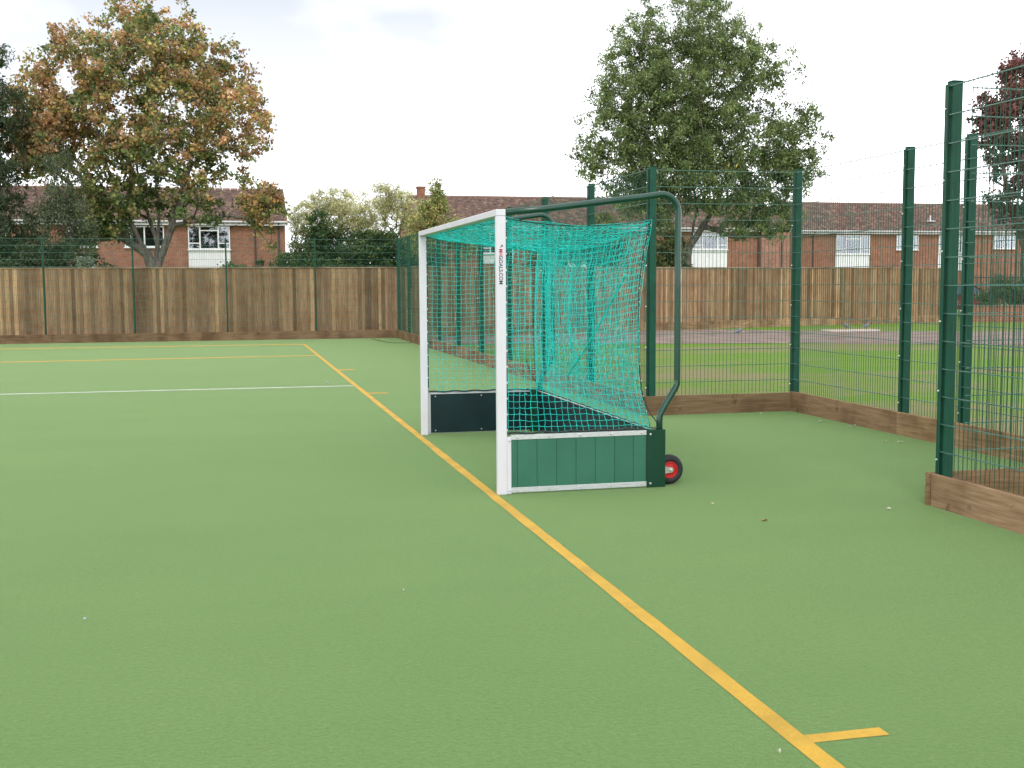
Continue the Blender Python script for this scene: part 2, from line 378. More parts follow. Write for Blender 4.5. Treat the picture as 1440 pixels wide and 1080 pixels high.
kick('kickboard',(5.0,-1.225),(2.93,-1.225),[],'low timber board across the near end of the recess, end-on beside the nearest post',M['kickx'])
kick('kickboard',(2.985,-1.235),(2.985,-11.0),[3.6,7.2],'nearest timber board at the right edge below the tallest looking post',M['kickx'],tone=1.15)
kick('kickboard',(-20,26.95),(2.97,26.95),[3.4,6.5,9.75,13,16.2,19.0],'low timber board along the far end of the pitch below the wooden fence',M['kickx'],h=.25,tone=.66)

# ------------------------------------------------------------------ wooden fences
def woodfence(a,b,label,H=2.17,seed=1,gb=.2):
    rd=random.Random(seed)
    a=Vector(a);b=Vector(b); d=b-a; L=d.length; ang=math.atan2(d.y,d.x)
    e=empty('wooden_fence',(a.x,a.y,0),label,'fence',None,ang)
    m=MB(); x=0; tone=.9
    while x<L:
        w=rd.uniform(.095,.112)
        if rd.random()<.08: tone=rd.uniform(.76,1.05)
        v=tone*rd.uniform(.70,1.18); yl=rd.random()
        tint=(v*(1.0 if yl<.82 else 1.38),v*(.97 if yl<.82 else 1.38),v*(.95 if yl<.82 else 1.28)) 
        if rd.random()<.12: tint=tuple(k*.62 for k in tint)
        dy=rd.uniform(-.003,.003); top=H-.03+rd.uniform(-.004,.004)
        # featheredge: thick edge overlaps thin edge
        x0,x1=x,x+w+.015
        vs=[(x0,-.022+dy,gb),(x1,-.006+dy,gb),(x1,.004,gb),(x0,.004,gb),(x0,-.022+dy,top),(x1,-.006+dy,top),(x1,.004,top),(x0,.004,top)]
        m.add(vs,[(0,3,2,1),(4,5,6,7),(0,1,5,4),(1,2,6,5),(2,3,7,6),(3,0,4,7)],0,tint); x+=w
    m.build('palings',M['paling'],e)
    c=MB(); x=0
    while x<L:
        x1=min(L,x+3.0); c.span((x,-.045,H-.028),(x1-.003,.03,H),0,(rd.uniform(.85,1.1),)*3,ch=.004); x=x1
    c.build('capping_rail',M['cap'],e)
    x=0
    while x<L:
        x1=min(L,x+3.0); v=rd.uniform(.8,1.35) ; c=MB(); c.span((x,-.05,-.05),(x1-.004,-.024,gb+.01),0,(v,v,v),ch=.003); c.build('gravel_board',M['kickx'],e); x=x1
    x=1.5
    while x<L: p=MB(); p.span((x,.03,0),(x+.1,.13,H-.05)); x+=3; p.build('rear_post',M['paling'],e)
    return e
woodfence((-26,27.4),(3.35,27.4),'tall brown wooden fence across the left background below the brown leaved tree',seed=3)
woodfence((3.5,27.42),(27.3,34.2),'tall brown wooden fence on the right beyond the grass, in front of the green tree',H=2.19,seed=9,gb=.24)

# ------------------------------------------------------------------ hockey goal
G=empty('hockey_goal',(0,0,0),'field hockey goal with white posts, turquoise net and green side boards','hockey goal')
DY=3.76
def bolt(mb,c,ax,mi=0,r=.008):
    mb.lathe([(0,-.009),(r*.7,-.008),(r,-.004),(r,0),(0,0)],c,ax,10,mi)
for k,y0 in enumerate((0,3.71)):
    m=MB(); m.span((0,y0,0),(.075,y0+.05,2.14 if 0 else 2.138),ch=.004)
    # groove slot at the rear
    po=m.build('post',M['white'],G)
    ys=(y0-.004,y0-.0005) if k==0 else (y0+.0505,y0+.054)
    m=MB(); m.span((.0755,y0+.001 if k==0 else y0+.044,.005),(.108,y0+.006 if k==0 else y0+.049,.452),ch=.001); fl=m.build('board_flange',M['white'],po)
    for z in (.03,.42): m=MB(); bolt(m,(.094,y0+.001 if k==0 else y0+.044,z),'y'); m.build('bolt',M['steel'],po)
m=MB(); m.span((0,0,2.14),(.075,3.76,2.19),ch=.004); m.build('crossbar',M['white'],G)
# side boards
for k in (0,1):
    y=(.010,.024) if k==0 else (3.736,3.750)   # board thickness
    X0,X1=.108,1.215
    if k==0:
        m=MB(); n=7; w=(X1-X0)/n; off=.05
        xs=[X0]+[X0+off+w*i*1.0 for i in range(0,n+1) if X0+off+w*i<X1-.02]+[X1]
        for a,b in zip(xs[:-1],xs[1:]):
            v=random.uniform(.94,1.05); m.span((a+.0012,y[0],.052),(b-.0012,y[1],.425),0,(v,v,v),ch=.0015)
        sb=m.build('side_board',M['plank'],G)
        m=MB(); m.span((X0,.022+.003,.03),(X1,.03,.44)); m.build('backing_board',M['darkboard'],sb)
    else:
        m=MB(); m.span((X0,y[0],.02),(X1,y[1],.44),ch=.002); sb=m.build('side_board',M['darkboard'],G)
    for z0,z1 in ((.012,.052),(.425,.462)):
        m=MB(); yy=(.004,.028) if k==0 else (3.733,3.756)
        if k==0: m.span((X0,yy[0],z0),(X1,yy[1],z1),ch=.002)
        else: m.span((X0,3.7505,z0),(X1,3.756,z1),ch=.001); 
        if k==1 and z0>.3: m.span((X0,3.732,.4405),(X1,3.75,.4465))
        m.build('aluminium_edge',M['alu'],sb)
    for x in np.linspace(X0+.05,X1-.04,5 if k==0 else 3):
        for z in (.032,.444) if k==0 else (.045,.415):
            m=MB(); bolt(m,(float(x),.003 if k==0 else 3.735,z),'y'); m.build('bolt',M['steel'],sb)
# rear board
m=MB(); m.span((1.285,.08,.02),(1.302,3.68,.45),ch=.002); rb=m.build('rear_board',M['darkboard'],G)
m=MB(); m.span((1.303,.08,.012),(1.309,3.68,.05),ch=.001); m.span((1.284,.08,.451),(1.309,3.68,.4545),ch=.001); m.build('aluminium_edge',M['alu'],rb)
# corner plates
for k,(ya,yb) in enumerate(((-.002,.035),(3.725,3.762))):
    m=MB(); m.span((1.215,ya,-.0+.004),(1.372,ya+.005 if k==0 else yb,.464) if k==0 else (1.372,yb,.464),ch=.002)
    if k==0: m.span((1.366,ya+.005,.006),(1.372,.075,.462)); m.span((1.24,.0035,.456),(1.365,.075,.462))
    else: m.span((1.3725,3.69,.006),(1.378,3.757,.462))
    cp=m.build('corner_plate',M['dgreen'],G)
    if k==0:
        for z in (.035,.43): m=MB(); bolt(m,(1.245,-.002,z),'y',0,.010); m.build('bolt',M['steel'],cp)
# arms
def arm(y,h=0):
    pts=[(.04,2.165),(.40,2.200+h*.4),(.80,2.250+h*.8),(1.20,2.300+h)]
    P=[Vector((x,y,z)) for x,z in pts]
    def arc(c,r,a0,a1,n=7): return [Vector((c[0]+r*math.cos(R(a0+(a1-a0)*i/n)),y,c[1]+r*math.sin(R(a0+(a1-a0)*i/n)))) for i in range(n+1)]
    P+=arc((1.345,2.185+h),.135,97,3)
    P+=[Vector((1.480,y,1.7)),Vector((1.480,y,1.2)),Vector((1.480,y,.86))]
    P+=[Vector((1.478,y,.82)),Vector((1.462,y,.785)),Vector((1.40,y,.69)),Vector((1.352,y,.61)),Vector((1.336,y,.575)),Vector((1.332,y,.53)),Vector((1.332,y,.43))]
    m=MB(); m.tube(P,.0262,14); return m.build('support_arm',M['pipe'],G,smooth=True)
a1=arm(.032); a2=arm(3.728,.055)
for a in (a1,a2):
    pass
# wheels
def wheel(y):
    cx,cz,r=1.448,.122,.122
    m=MB(); prof=[(.066,-.030),(.085,-.036),(.105,-.034),(.117,-.020),(.122,-.006),(.122,.006),(.117,.020),(.105,.034),(.085,.036),(.066,.030)]
    m.lathe(prof,(cx,y,cz),'y',40); w=m.build('wheel',M['rubber'],G,smooth=True)
    m=MB(); m.lathe([(.02,-.026),(.052,-.024),(.058,-.031),(.068,-.031),(.068,.031),(.058,.031),(.052,.024),(.02,.026)],(cx,y,cz),'y',32); m.build('rim',M['red'],w,smooth=False)
    m=MB(); s=-1 if y<2 else 1
    yb=y+s*.040
    vs=[];P=[(1.373,.075),(1.373,.165),(1.43,.145)]+[(cx+.026*math.cos(R(a)),cz+.026*math.sin(R(a))) for a in (55,25,-5,-35,-60)]+[(1.42,.098)]
    n=len(P)
    for dy in (-.002,.002): vs+=[(x,yb+dy,z) for x,z in P]
    m.add(vs,[tuple(range(n)),tuple(range(n,2*n))[::-1]]+[(i,(i+1)%n,n+(i+1)%n,n+i)[::-1] for i in range(n)])
    m.tube([(cx,y-.05,cz),(cx,y+.05,cz)],.009,10); m.lathe([(0,-.012),(.012,-.010),(.014,0),(0,0)],(cx,yb-.004*1,cz),'y',8)
    m.build('axle_bracket',M['steel'],w)
wheel(.125); wheel(3.635)

# net
def cr(pts,t):
    n=len(pts)-1; f=t*n; i=min(int(f),n-1); f-=i
    p0=pts[max(i-1,0)];p1=pts[i];p2=pts[i+1];p3=pts[min(i+2,n)]
    return tuple(.5*((2*b)+(-a+c)*f+(2*a-5*b+4*c-d)*f*f+(-a+3*b-3*c+d)*f**3) for a,b,c,d in zip(p0,p1,p2,p3))
REAR=[(1.245,.475),(1.176,.80),(1.156,1.20),(1.150,1.55),(1.19,1.86),(1.256,2.125)]
REARF=[(1.285,.475),(1.27,.80),(1.265,1.20),(1.265,1.55),(1.28,1.86),(1.33,2.11)]
def nz(x,y,z,s): return mnoise.noise(Vector((x*s,y*s,z*s)))
def side(u,v,y0,sg):
    rx,rz=cr(REAR if y0<2 else REARF,v); fx,fz=.088,.475+(2.125-.475)*v
    x=fx+(rx-fx)*u; z=fz+(rz-fz)*u - .055*4*u*(1-u)*v**2 - .02*math.sin(math.pi*u)*math.sin(math.pi*v)
    y=y0+sg*(.035*math.sin(math.pi*u)*math.sin(math.pi*v)+.02*nz(x,v*2,1,3)*math.sin(math.pi*min(1,u*1.0)))
    return (x+.012*nz(u*3,v*5,7,1.2),y,z)
def top_rear(s):
    k=4*s*(1-s); 
    return (1.256+.074*s-.10*k, .02+s*3.72, 2.125-.015*s-.185*k**.8)
def top(u,s):
    tx,ty,tz=top_rear(s); fx,fz=.078,2.14
    x=fx+(tx-fx)*u; z=fz+(tz-fz)*u-.055*4*u*(1-u)*(1-.0*s)
    return (x,ty+(.015*nz(u*4,s*14,3,1)),z+.012*nz(u*5,s*22,9,1))
def back(s,v):
    # cords gather towards the far corner
    ss=s
    y=.02+3.72*ss
    tx,ty,tz=top_rear(ss); rx,rz=cr(REAR,v); fx_,fz_=cr(REARF,v); rx+=(fx_-rx)*ss
    w=(v)**1.3
    x=rx+(tx-1.256-.074*ss)*w-.05*math.sin(math.pi*v)*4*ss*(1-ss); z=.475+(tz-.475)*v
    # loose folds
    x+= .05*math.sin(math.pi*v)*nz(y*2.2,z*.8,2,1)
    fold=math.exp(-((ss-.90+.05*(1-v))/.05)**2)
    y+= .055*fold*math.sin(ss*150)*math.sin(math.pi*min(1,v*1.05))
    x+= .07*fold*math.sin(math.pi*v)
    return (x,y+.012*nz(y*3,z*3,5,1),z)
NR=.0024
def net_panel(fn,nu,nv,name,r=NR):
    mb=MB(); rr=random.Random(nu*nv)
    jit={}
    def P(i,j):
        if (i,j) not in jit: 
            b=Vector(fn(i/nu,j/nv)); e=0 if i in(0,nu) or j in(0,nv) else 1
            jit[(i,j)]=b+Vector((rr.uniform(-1,1),rr.uniform(-1,1),rr.uniform(-1,1)))*.0045*e
        return jit[(i,j)]
    def mid(a,b,drop): m=(a+b)/2; m.z-=drop; return m
    for i in range(nu+1):
        L=[]
        for j in range(nv+1):
            L.append(P(i,j))
            if j<nv: L.append(mid(P(i,j),P(i,j+1),0)+Vector((rr.uniform(-.003,.003),rr.uniform(-.003,.003),0)))
        mb.tube(L,r,3,cap=False)
    for j in range(nv+1):
        L=[]
        for i in range(nu+1):
            L.append(P(i,j))
            if i<nu: L.append(mid(P(i,j),P(i+1,j),rr.uniform(.001,.006)))
        mb.tube(L,r,3,cap=False)
    return mb
net=net_panel(lambda u,v: side(u,v,.026,1),23,33,'s').build('net',M['net'],G,smooth=True)
tag(net,'turquoise square mesh net, sagging and bunched at the far back corner')
net_panel(lambda u,v: side(u,v,3.734,-1),23,33,'s',.0022).build('net_side',M['net'],net,smooth=True)
net_panel(top,24,86,'t',.0027).build('net_roof',M['net'],net,smooth=True)
net_panel(back,96,33,'b').build('net_back',M['net'],net,smooth=True)
# bunched seams in the back net
m=MB(); L=[]
for i in range(40):
    t=i/39; L.append(Vector((1.13,.27+1.69*t,1.70-.95*t-.04*math.sin(math.pi*t)))+Vector((random.uniform(-.004,.004),)*3))
m.tube(L,.009,5); 
for q in range(3):
    L2=[p+Vector((random.uniform(-.008,.008),random.uniform(-.01,.01),random.uniform(-.008,.008))) for p in L]; m.tube(L2,.003,3)
m.build('net_fold',M['net'],net,smooth=True)
def rope(fn,name='net_rope',r=.0042,n=40):
    m=MB(); m.tube([Vector(fn(i/n)) for i in range(n+1)],r,6); return m.build(name,M['rope'],net,smooth=True)
rope(lambda t:side(t,1,.024,1)); rope(lambda t:side(t,1,3.736,-1)); rope(lambda t:side(1,t,.026,1)); rope(lambda t:side(1,t,3.734,-1))
rope(lambda t:(.082,.030,.48+1.65*t),r=.006); rope(lambda t:(.082,3.728,.48+1.65*t),r=.006)
rope(lambda t:(.088+1.12*t,.022+.003*math.sin(t*60),.474+.006*math.sin(t*31)),r=.009); rope(lambda t:(.088+1.12*t,3.738,.468+.004*math.sin(t*31)),r=.009)
rope(lambda t:(1.25+.035*t,.03+3.70*t,.475+.005*math.sin(t*90)),r=.006)
rope(top_rear,r=.0035)
# tie cords from the net corners to the arms
for y,ya in ((.026,.032),(3.734,3.728)):
    m=MB(); m.tube([(1.256 if y<2 else 1.33,y,2.125 if y<2 else 2.11),(1.30 if y<2 else 1.35,y,2.15),(1.37,ya,2.19),(1.43,ya,2.245)],.003,5)
    m.build('tie_cord',M['rope'],net,smooth=True)
    m=MB(); m.tube([(1.172,y,.80),(1.22,y,.66),(1.245,y,.60),(1.29,y,.545),(1.318,ya-.02,.50)],.0045,5); m.build('tie_cord',M['rope'],net,smooth=True)
    m=MB(); m.tube([(1.24,y,.48),(1.28,y,.475),(1.33,ya-.028,.485)],.0045,5); m.build('tie_cord',M['rope'],net,smooth=True)
# clips along post and crossbar
def clip(c,d): m=MB(); m.box(c,d,ch=.002); m.build('net_clip',M['clip'],G)
for z in np.linspace(.5,2.1,14):
    clip((.080,.012,float(z)),(.008,.010,.012)); clip((.080,3.722,float(z)),(.008,.010,.012))
for y in np.linspace(.1,3.66,30): clip((.080,float(y),2.143),(.008,.012,.010))
for v in np.linspace(.1,.95,14):
    x,y,z=side(1,float(v),.026,1); clip((x+.004,y-.004,z),(.007,.007,.007))
# lettering on the near post (reads downwards)
def text(body,z0,length,mat,name):
    cu=bpy.data.curves.new('t','FONT'); cu.body=body; cu.size=1; cu.extrude=.006; cu.offset=.012
    ob=bpy.data.objects.new('t',cu); COL.objects.link(ob); bpy.context.view_layer.update()
    me=bpy.data.meshes.new_from_object(ob); bpy.data.objects.remove(ob)
    xs=[v.co.x for v in me.vertices]; ys=[v.co.y for v in me.vertices]
    x0,x1=min(xs),max(xs); y0,y1=min(ys),max(ys)
    for v in me.vertices:
        a=(v.co.x-x0)/(x1-x0)*length; b=(v.co.y-y0)/(y1-y0)*.030
        v.co=Vector((.020+b,-.0012-v.co.z*.1,z0-a))
    me.materials.append(mat); o=bpy.data.objects.new(name,me); COL.objects.link(o); o.parent=G; return o
text('MH',1.890,.047,M['ink_red'],'lettering')
text('GOALS.COM',1.839,.215,M['ink_dark'],'lettering')
m=MB()
def prism(P,mi): 
    n=len(P); vs=[(x,-.0012,z) for x,z in P]+[(x,.0005,z) for x,z in P]
    m.add(vs,[tuple(range(n)),tuple(range(n,2*n))[::-1]]+[(i,n+i,n+(i+1)%n,(i+1)%n) for i in range(n)],mi)
prism([(.050,1.922),(.050,1.906),(.044,1.910),(.030,1.901),(.026,1.901),(.040,1.914),(.036,1.922)],0)
m.build('emblem',M['ink_dark'],G)

# ------------------------------------------------------------------ fence post / ground bits: litter
def leaf_bit(x,y,label,col,s=.03,rz=0):
    mt=M.setdefault(col,pm('litter_'+col,*{'pale':((.55,.55,.42),(.7,.68,.5)),'brown':((.32,.16,.09),(.42,.22,.13)),'white':((.7,.7,.7),(.8,.8,.8))}[col],scale=30,rough=.8,bp=0))
    m=MB(); n=8; P=[]; s*=.8
    for i in range(n):
        a=2*math.pi*i/n; r=s*(.62+.38*abs(math.cos(a)))*random.uniform(.8,1.1)*(1 if i else 1.25)
        P.append((r*math.cos(a),.6*r*math.sin(a),.006+.012*abs(math.sin(a))*random.uniform(.5,1.2)))
    vs=[(0,0,.004)]+P; m.add(vs,[(0,i+1,(i+1)%n+1) for i in range(n)]); vs2=[(x_,y_,z_-.0015) for x_,y_,z_ in vs]; m.add(vs2,[(0,(i+1)%n+1,i+1) for i in range(n)])
    o=m.build('fallen_leaf',mt); o.location=(x,y,0); o.rotation_euler=(0,0,rz); tag(o,label,'leaf','scraps of leaf litter on the turf'); return o
LIT=[(4.69,3.61,'largest pale leaf scrap near the timber board in the recess','pale',.036),(4.89,3.2,'white scrap tight against the timber board in the recess','white',.026),(4.75,3.06,'small pale scrap beside the white one in the recess','pale',.028),
(4.42,4.62,'pale leaf scrap by the dark timber board near the recess corner','pale',.04),(1.43,-.8,'pale leaf scrap on the open turf in front of the wheel','pale',.026),(1.54,-1.44,'reddish brown leaf scrap on the open turf right of the goal','brown',.032),
(4.49,1.91,'left one of two pale scraps close together before the nearest post','pale',.03),(4.60,1.80,'right one of two pale scraps close together before the nearest post','pale',.03),(-1.11,-2.63,'tiny pale speck on the turf left of the orange line','pale',.014),
(2.57,-1.3,'small pale scrap on the turf left of the nearest timber board','pale',.022),(-2.70,-2.76,'tiny white speck on the turf near the left edge','white',.012),(-.16,-5.08,'tiny pale speck left of the orange line near the bottom','pale',.012),(-.44,10.91,'small white scrap beyond the white line','white',.035),(-1.17,22.97,'orange brown leaf on the far orange line','brown',.09)]
for i,(x,y,l,c,s_) in enumerate(LIT): leaf_bit(x,y,l,c,s_,i*1.3)
# loose cable lying on the turf in the far corner
m=MB(); m.tube([(2.1,26.2,.012),(2.15,25.2,.012),(2.24,24.3,.012),(2.29,23.75,.012),(2.40,23.55,.012),(2.6,23.5,.012),(2.93,23.5,.006)],.006,6)
tag(m.build('cable',M['rope'],smooth=True),'thin dark cable lying bent on the turf in the far corner','cable')

# ------------------------------------------------------------------ houses
def house(x0,x1,Y,eave,ridge_z,dep,label,wins,pink=None,pipes=(),chim=None,vent=None,gable_over=.15,curt=False):
    e=empty('brick_house',(x0,Y,0),label,'house'); L=x1-x0
    m=MB(); m.span((0,0,-.1),(L,dep*2,eave)); 
    # gables
    for x in (0.0,L-.2):
        P=[(x,.002,eave),(x,2*dep-.002,eave),(x,dep,ridge_z-.12)]; Q=[(x+.2,b,c) for _,b,c in P]
        m.add(P+Q,[(0,1,2),(5,4,3),(0,3,4,1),(1,4,5,2),(2,5,3,0)])
    wl=m.build('wall',M['brick'],e)
    if pink:
        m=MB(); m.span((pink[0]-x0,-.35,-.1),(pink[1]-x0,-.002,eave-.02)); tag(m.build('wall',M['brick_pink'],e),'paler pinkish brick end wall')
    # roof, real tile courses
    over=.38; sl=math.hypot(dep+over,ridge_z-eave); nc=int(sl/.30); nx=int((L+2*gable_over)/.10)
    for sgn in (1,-1):
        us=np.linspace(-gable_over,L+gable_over,nx+1); rows=[]
        dy,dz=(dep+over),(ridge_z-eave)+over*(ridge_z-eave)/dep; ln=math.hypot(dy,dz); ny,nzv=-dz/ln,dy/ln
        prof=[]
        for r in range(nc):
            prof+=[(r/nc,.045),((r+1)/nc-.0005,.012)]
        V=[]
        off=.028*np.sin(us*2*math.pi/.3)
        for (t,h) in prof:
            yy=-over+dy*t; zz=(ridge_z-dz)+dz*t
            jit=rng.normal(0,.004,len(us))
            V.append(np.stack([us, yy+ny*(h+off+jit), zz+nzv*(h+off+jit)],1))
        V=np.concatenate(V); k=len(us); n=len(prof)
        if sgn<0: V[:,1]=2*dep-V[:,1]
        I,J=np.meshgrid(np.arange(n-1),np.arange(k-1),indexing='ij'); a=(I*k+J).ravel()
        F=np.stack([a,a+1,a+k+1,a+k],1)
        ro=npmesh('roof',V,F,np.ones(3),M['tile'],e)
        if sgn==1: r0=ro
    m=MB(); 
    x=-gable_over
    while x<L: m.tube([(x,dep,ridge_z+.03),(x+.43,dep,ridge_z+.035)],.11,8); x+=.45
    m.build('ridge_tiles',M['leadgrey'],r0)
    # verge + fascia + gutter
    m=MB(); m.span((-gable_over+.02,-over+.03,eave-.26),(L+gable_over-.02,-over+.055,eave-.04)); m.span((0,-over+.056,eave-.25),(L,-.003,eave-.235)); m.build('fascia',M['fascia'],e)
    m=MB(); m.tube([(-gable_over,-over-.03,eave-.06),(L+gable_over,-over-.03,eave-.06)],.055,8); m.build('gutter',M['fascia'],e)
    for px in pipes:
        m=MB(); m.tube([(px-x0,-over-.03,eave-.1),(px-x0,-.06 if not(pink and pink[0]<=px<=pink[1]) else -.41,eave-.5),(px-x0,-.06 if not(pink and pink[0]<=px<=pink[1]) else -.41,0)],.045,8); m.build('downpipe',M['pipeblk'],e)
    for (a,b,z0,z1,kind,pz) in wins:
        a-=x0;b-=x0; w=b-a; t=.06; m=MB(); y0,y1=-.10,-.02
        m.span((a,y0,z0),(a+t,y1,z1)); m.span((b-t,y0,z0),(b,y1,z1)); m.span((a+t,y0,z1-t),(b-t,y1,z1)); m.span((a+t,y0,z0),(b-t,y1,z0+t))
        if kind=='A':
            c1=a+w*.28; c2=b-w*.28; zt=z0+(z1-z0)*.26; zh=z1-(z1-z0)*.2
            for c in (c1,c2): m.span((c-t*.7,y0-.002,z0+t),(c+t*.7,y1,z1-t))
            m.span((a+t,y0+.003,zt-t/2),(c1-t*.7,y1,zt+t/2)); m.span((c2+t*.7,y0+.003,zt-t/2),(b-t,y1,zt+t/2)); m.span((c1+t*.7,y0+.003,zh-t*.5),(c2-t*.7,y1,zh+t*.5))
        elif kind=='D':
            c=a+w*.5; m.span((c-t*.6,y0-.002,z0+t),(c+t*.6,y1,z1-t)); zh=z1-(z1-z0)*.28; m.span((a+t,y0+.003,zh-t/2),(c-t*.6,y1,zh+t/2))
        else:
            c=a+w*.5; m.span((c-t*.6,y0-.002,z0+t),(c+t*.6,y1,z1-t))
        fr=m.build('window',M['upvc'],e)
        m=MB(); m.span((a+.02,-.055,z0+.02),(b-.02,-.05,z1-.02)); m.build('pane',M['glass'],fr)
        m=MB(); m.span((a+.03,-.018,z0+.03),(b-.03,-.003,z1-.03)); m.build('dark_room_sheet',M['room_dark'],fr)  # dark sheet on the wall, standing in for shade behind the glass
        cm=MB()
        spans={'A':[(a+.06,a+w*.24),(b-w*.24,b-.06)],'D':[(a+.06,a+w*.3)],'B':[(a+.06,a+w*.22),(b-w*.22,b-.06)],'N':[(a+.06,b-.06)]}.get(kind,[])
        if pz is not None and pz<0: spans=[(a+.06,b-.06)]
        for (p,q) in (spans if curt else []):
            cm=MB()
            n=int((q-p)/.04)+1; vs=[];
            for i in range(n+1):
                xx=p+(q-p)*i/n; yy=-.034+.010*math.sin(i*1.7)
                vs+=[(xx,yy,z0+.07 if kind!='A' else z0+(z1-z0)*.05),(xx,yy,z1-.07)]
            cm.add(vs,[(2*i,2*i+2,2*i+3,2*i+1) for i in range(n)])
            cm.build('curtain',M['curtain'],fr)
        m=MB(); m.span((a-.05,-.15,z0-.06),(b+.05,-.003,z0-.005)); m.build('sill',M['upvc'],fr)
        if pz is not None:
            pz=abs(pz); m=MB(); n=int(w/.14)
            for i in range(n): m.span((a+w*i/n+.006,-.05,pz),(a+w*(i+1)/n-.006,-.012,z0-.07),ch=.004)
            m.span((a,-.0115,pz),(b,-.004,z0-.07)); m.build('cladding_panel',M['upvc'],e)
    if chim:
        cx,w,zt,yy=chim; cx-=x0
        m=MB(); m.span((cx-w/2,yy-.3,ridge_z-1.2),(cx+w/2,yy+.3,zt)); m.span((cx-w/2-.05,yy-.35,zt),(cx+w/2+.05,yy+.35,zt+.1)); m.build('chimney',M['brick'],r0)
    if vent:
        vx,vy=vent[0]-x0,vent[1]; zz=eave+(ridge_z-eave)*vy/dep+.1; m=MB(); m.span((vx-.3,vy-.2,zz),(vx+.3,vy+.15,zz+.13),ch=.02); m.tube([(vx,vy+.1,zz),(vx,vy+.1,zz+.55)],.06,8); m.build('roof_vent',M['fascia'],r0)
    return e
house(-26,1.15,60,5.28,7.36,4.5,'left brick house behind the brown leaved tree, two upstairs windows in view',
  [(-7.66,-5.55,3.80,4.97,'B',None),(-4.25,-1.95,3.68,5.0,'A',2.2),(-10.6,-9.1,3.8,4.95,'B',None),(-16,-13.8,3.7,5,'A',2.2)],pipes=(-.55,.78))
house(9.95,35.7,66,5.36,7.55,4.5,'middle brick house between the goal and the big green tree',
  [(13.95,16.1,3.62,4.95,'A',2.95),(12.55,13.25,3.62,4.75,'B',None),(19.2,21.5,3.6,4.95,'A',2.6),(28.6,31.2,3.90,5.05,'A',2.4),],pink=(33.6,35.7),pipes=(33.5,35.1),chim=(10.75,.5,8.15,4.5))
house(40.9,66,74,5.62,8.0,4.5,'right brick house with ribbed white panel under its bluish curtained window',
  [(43.85,46.75,3.80,5.28,'A',2.5),(49.1,51.0,4.15,5.28,'B',None),(52.85,55.7,3.9,5.28,'A',2.5),(57.8,59.8,4.25,5.3,'B',None)],pipes=(41.9,),vent=(53.0,1.3),curt=True)

# ------------------------------------------------------------------ trees
def leaves(C,n_per,rad,size,colfn,seed,aspect=.55,droop=.3,name='crown',flat=.75,spread=None):
    r=np.random.default_rng(seed); n=len(C)
    cen=np.repeat(C,n_per,axis=0); k=len(cen)
    d=r.normal(size=(k,3)); d/=np.linalg.norm(d,axis=1)[:,None]; rr=r.random(k)**.55
    rad_k=np.repeat(rad*(.6+.8*r.random(n)),n_per)
    p=cen+d*rr[:,None]*rad_k[:,None]*np.array([1,1,flat])
    p[:,2]-=droop*r.random(k)*rad_k*.6
    ax=r.normal(size=(k,3)); ax[:,2]-=droop; ax/=np.linalg.norm(ax,axis=1)[:,None]
    nr=r.normal(size=(k,3)); nr[:,2]+=.8; b=np.cross(nr,ax); b/=np.linalg.norm(b,axis=1)[:,None]+1e-9
    nn=np.cross(ax,b)
    s=size*(.55+.9*r.random(k)); w=s*aspect
    s=s[:,None];w=w[:,None]
    V=np.stack([p-ax*s*.5, p+b*w*.5+nn*s*.10, p+ax*s*.5-nn*s*.08, p-b*w*.5+nn*s*.10],1).reshape(-1,3)
    F=np.arange(4*k).reshape(-1,4)
    col=colfn(p,np.repeat(np.arange(n),n_per),r)
    return V,F,np.repeat(col,4,axis=0)
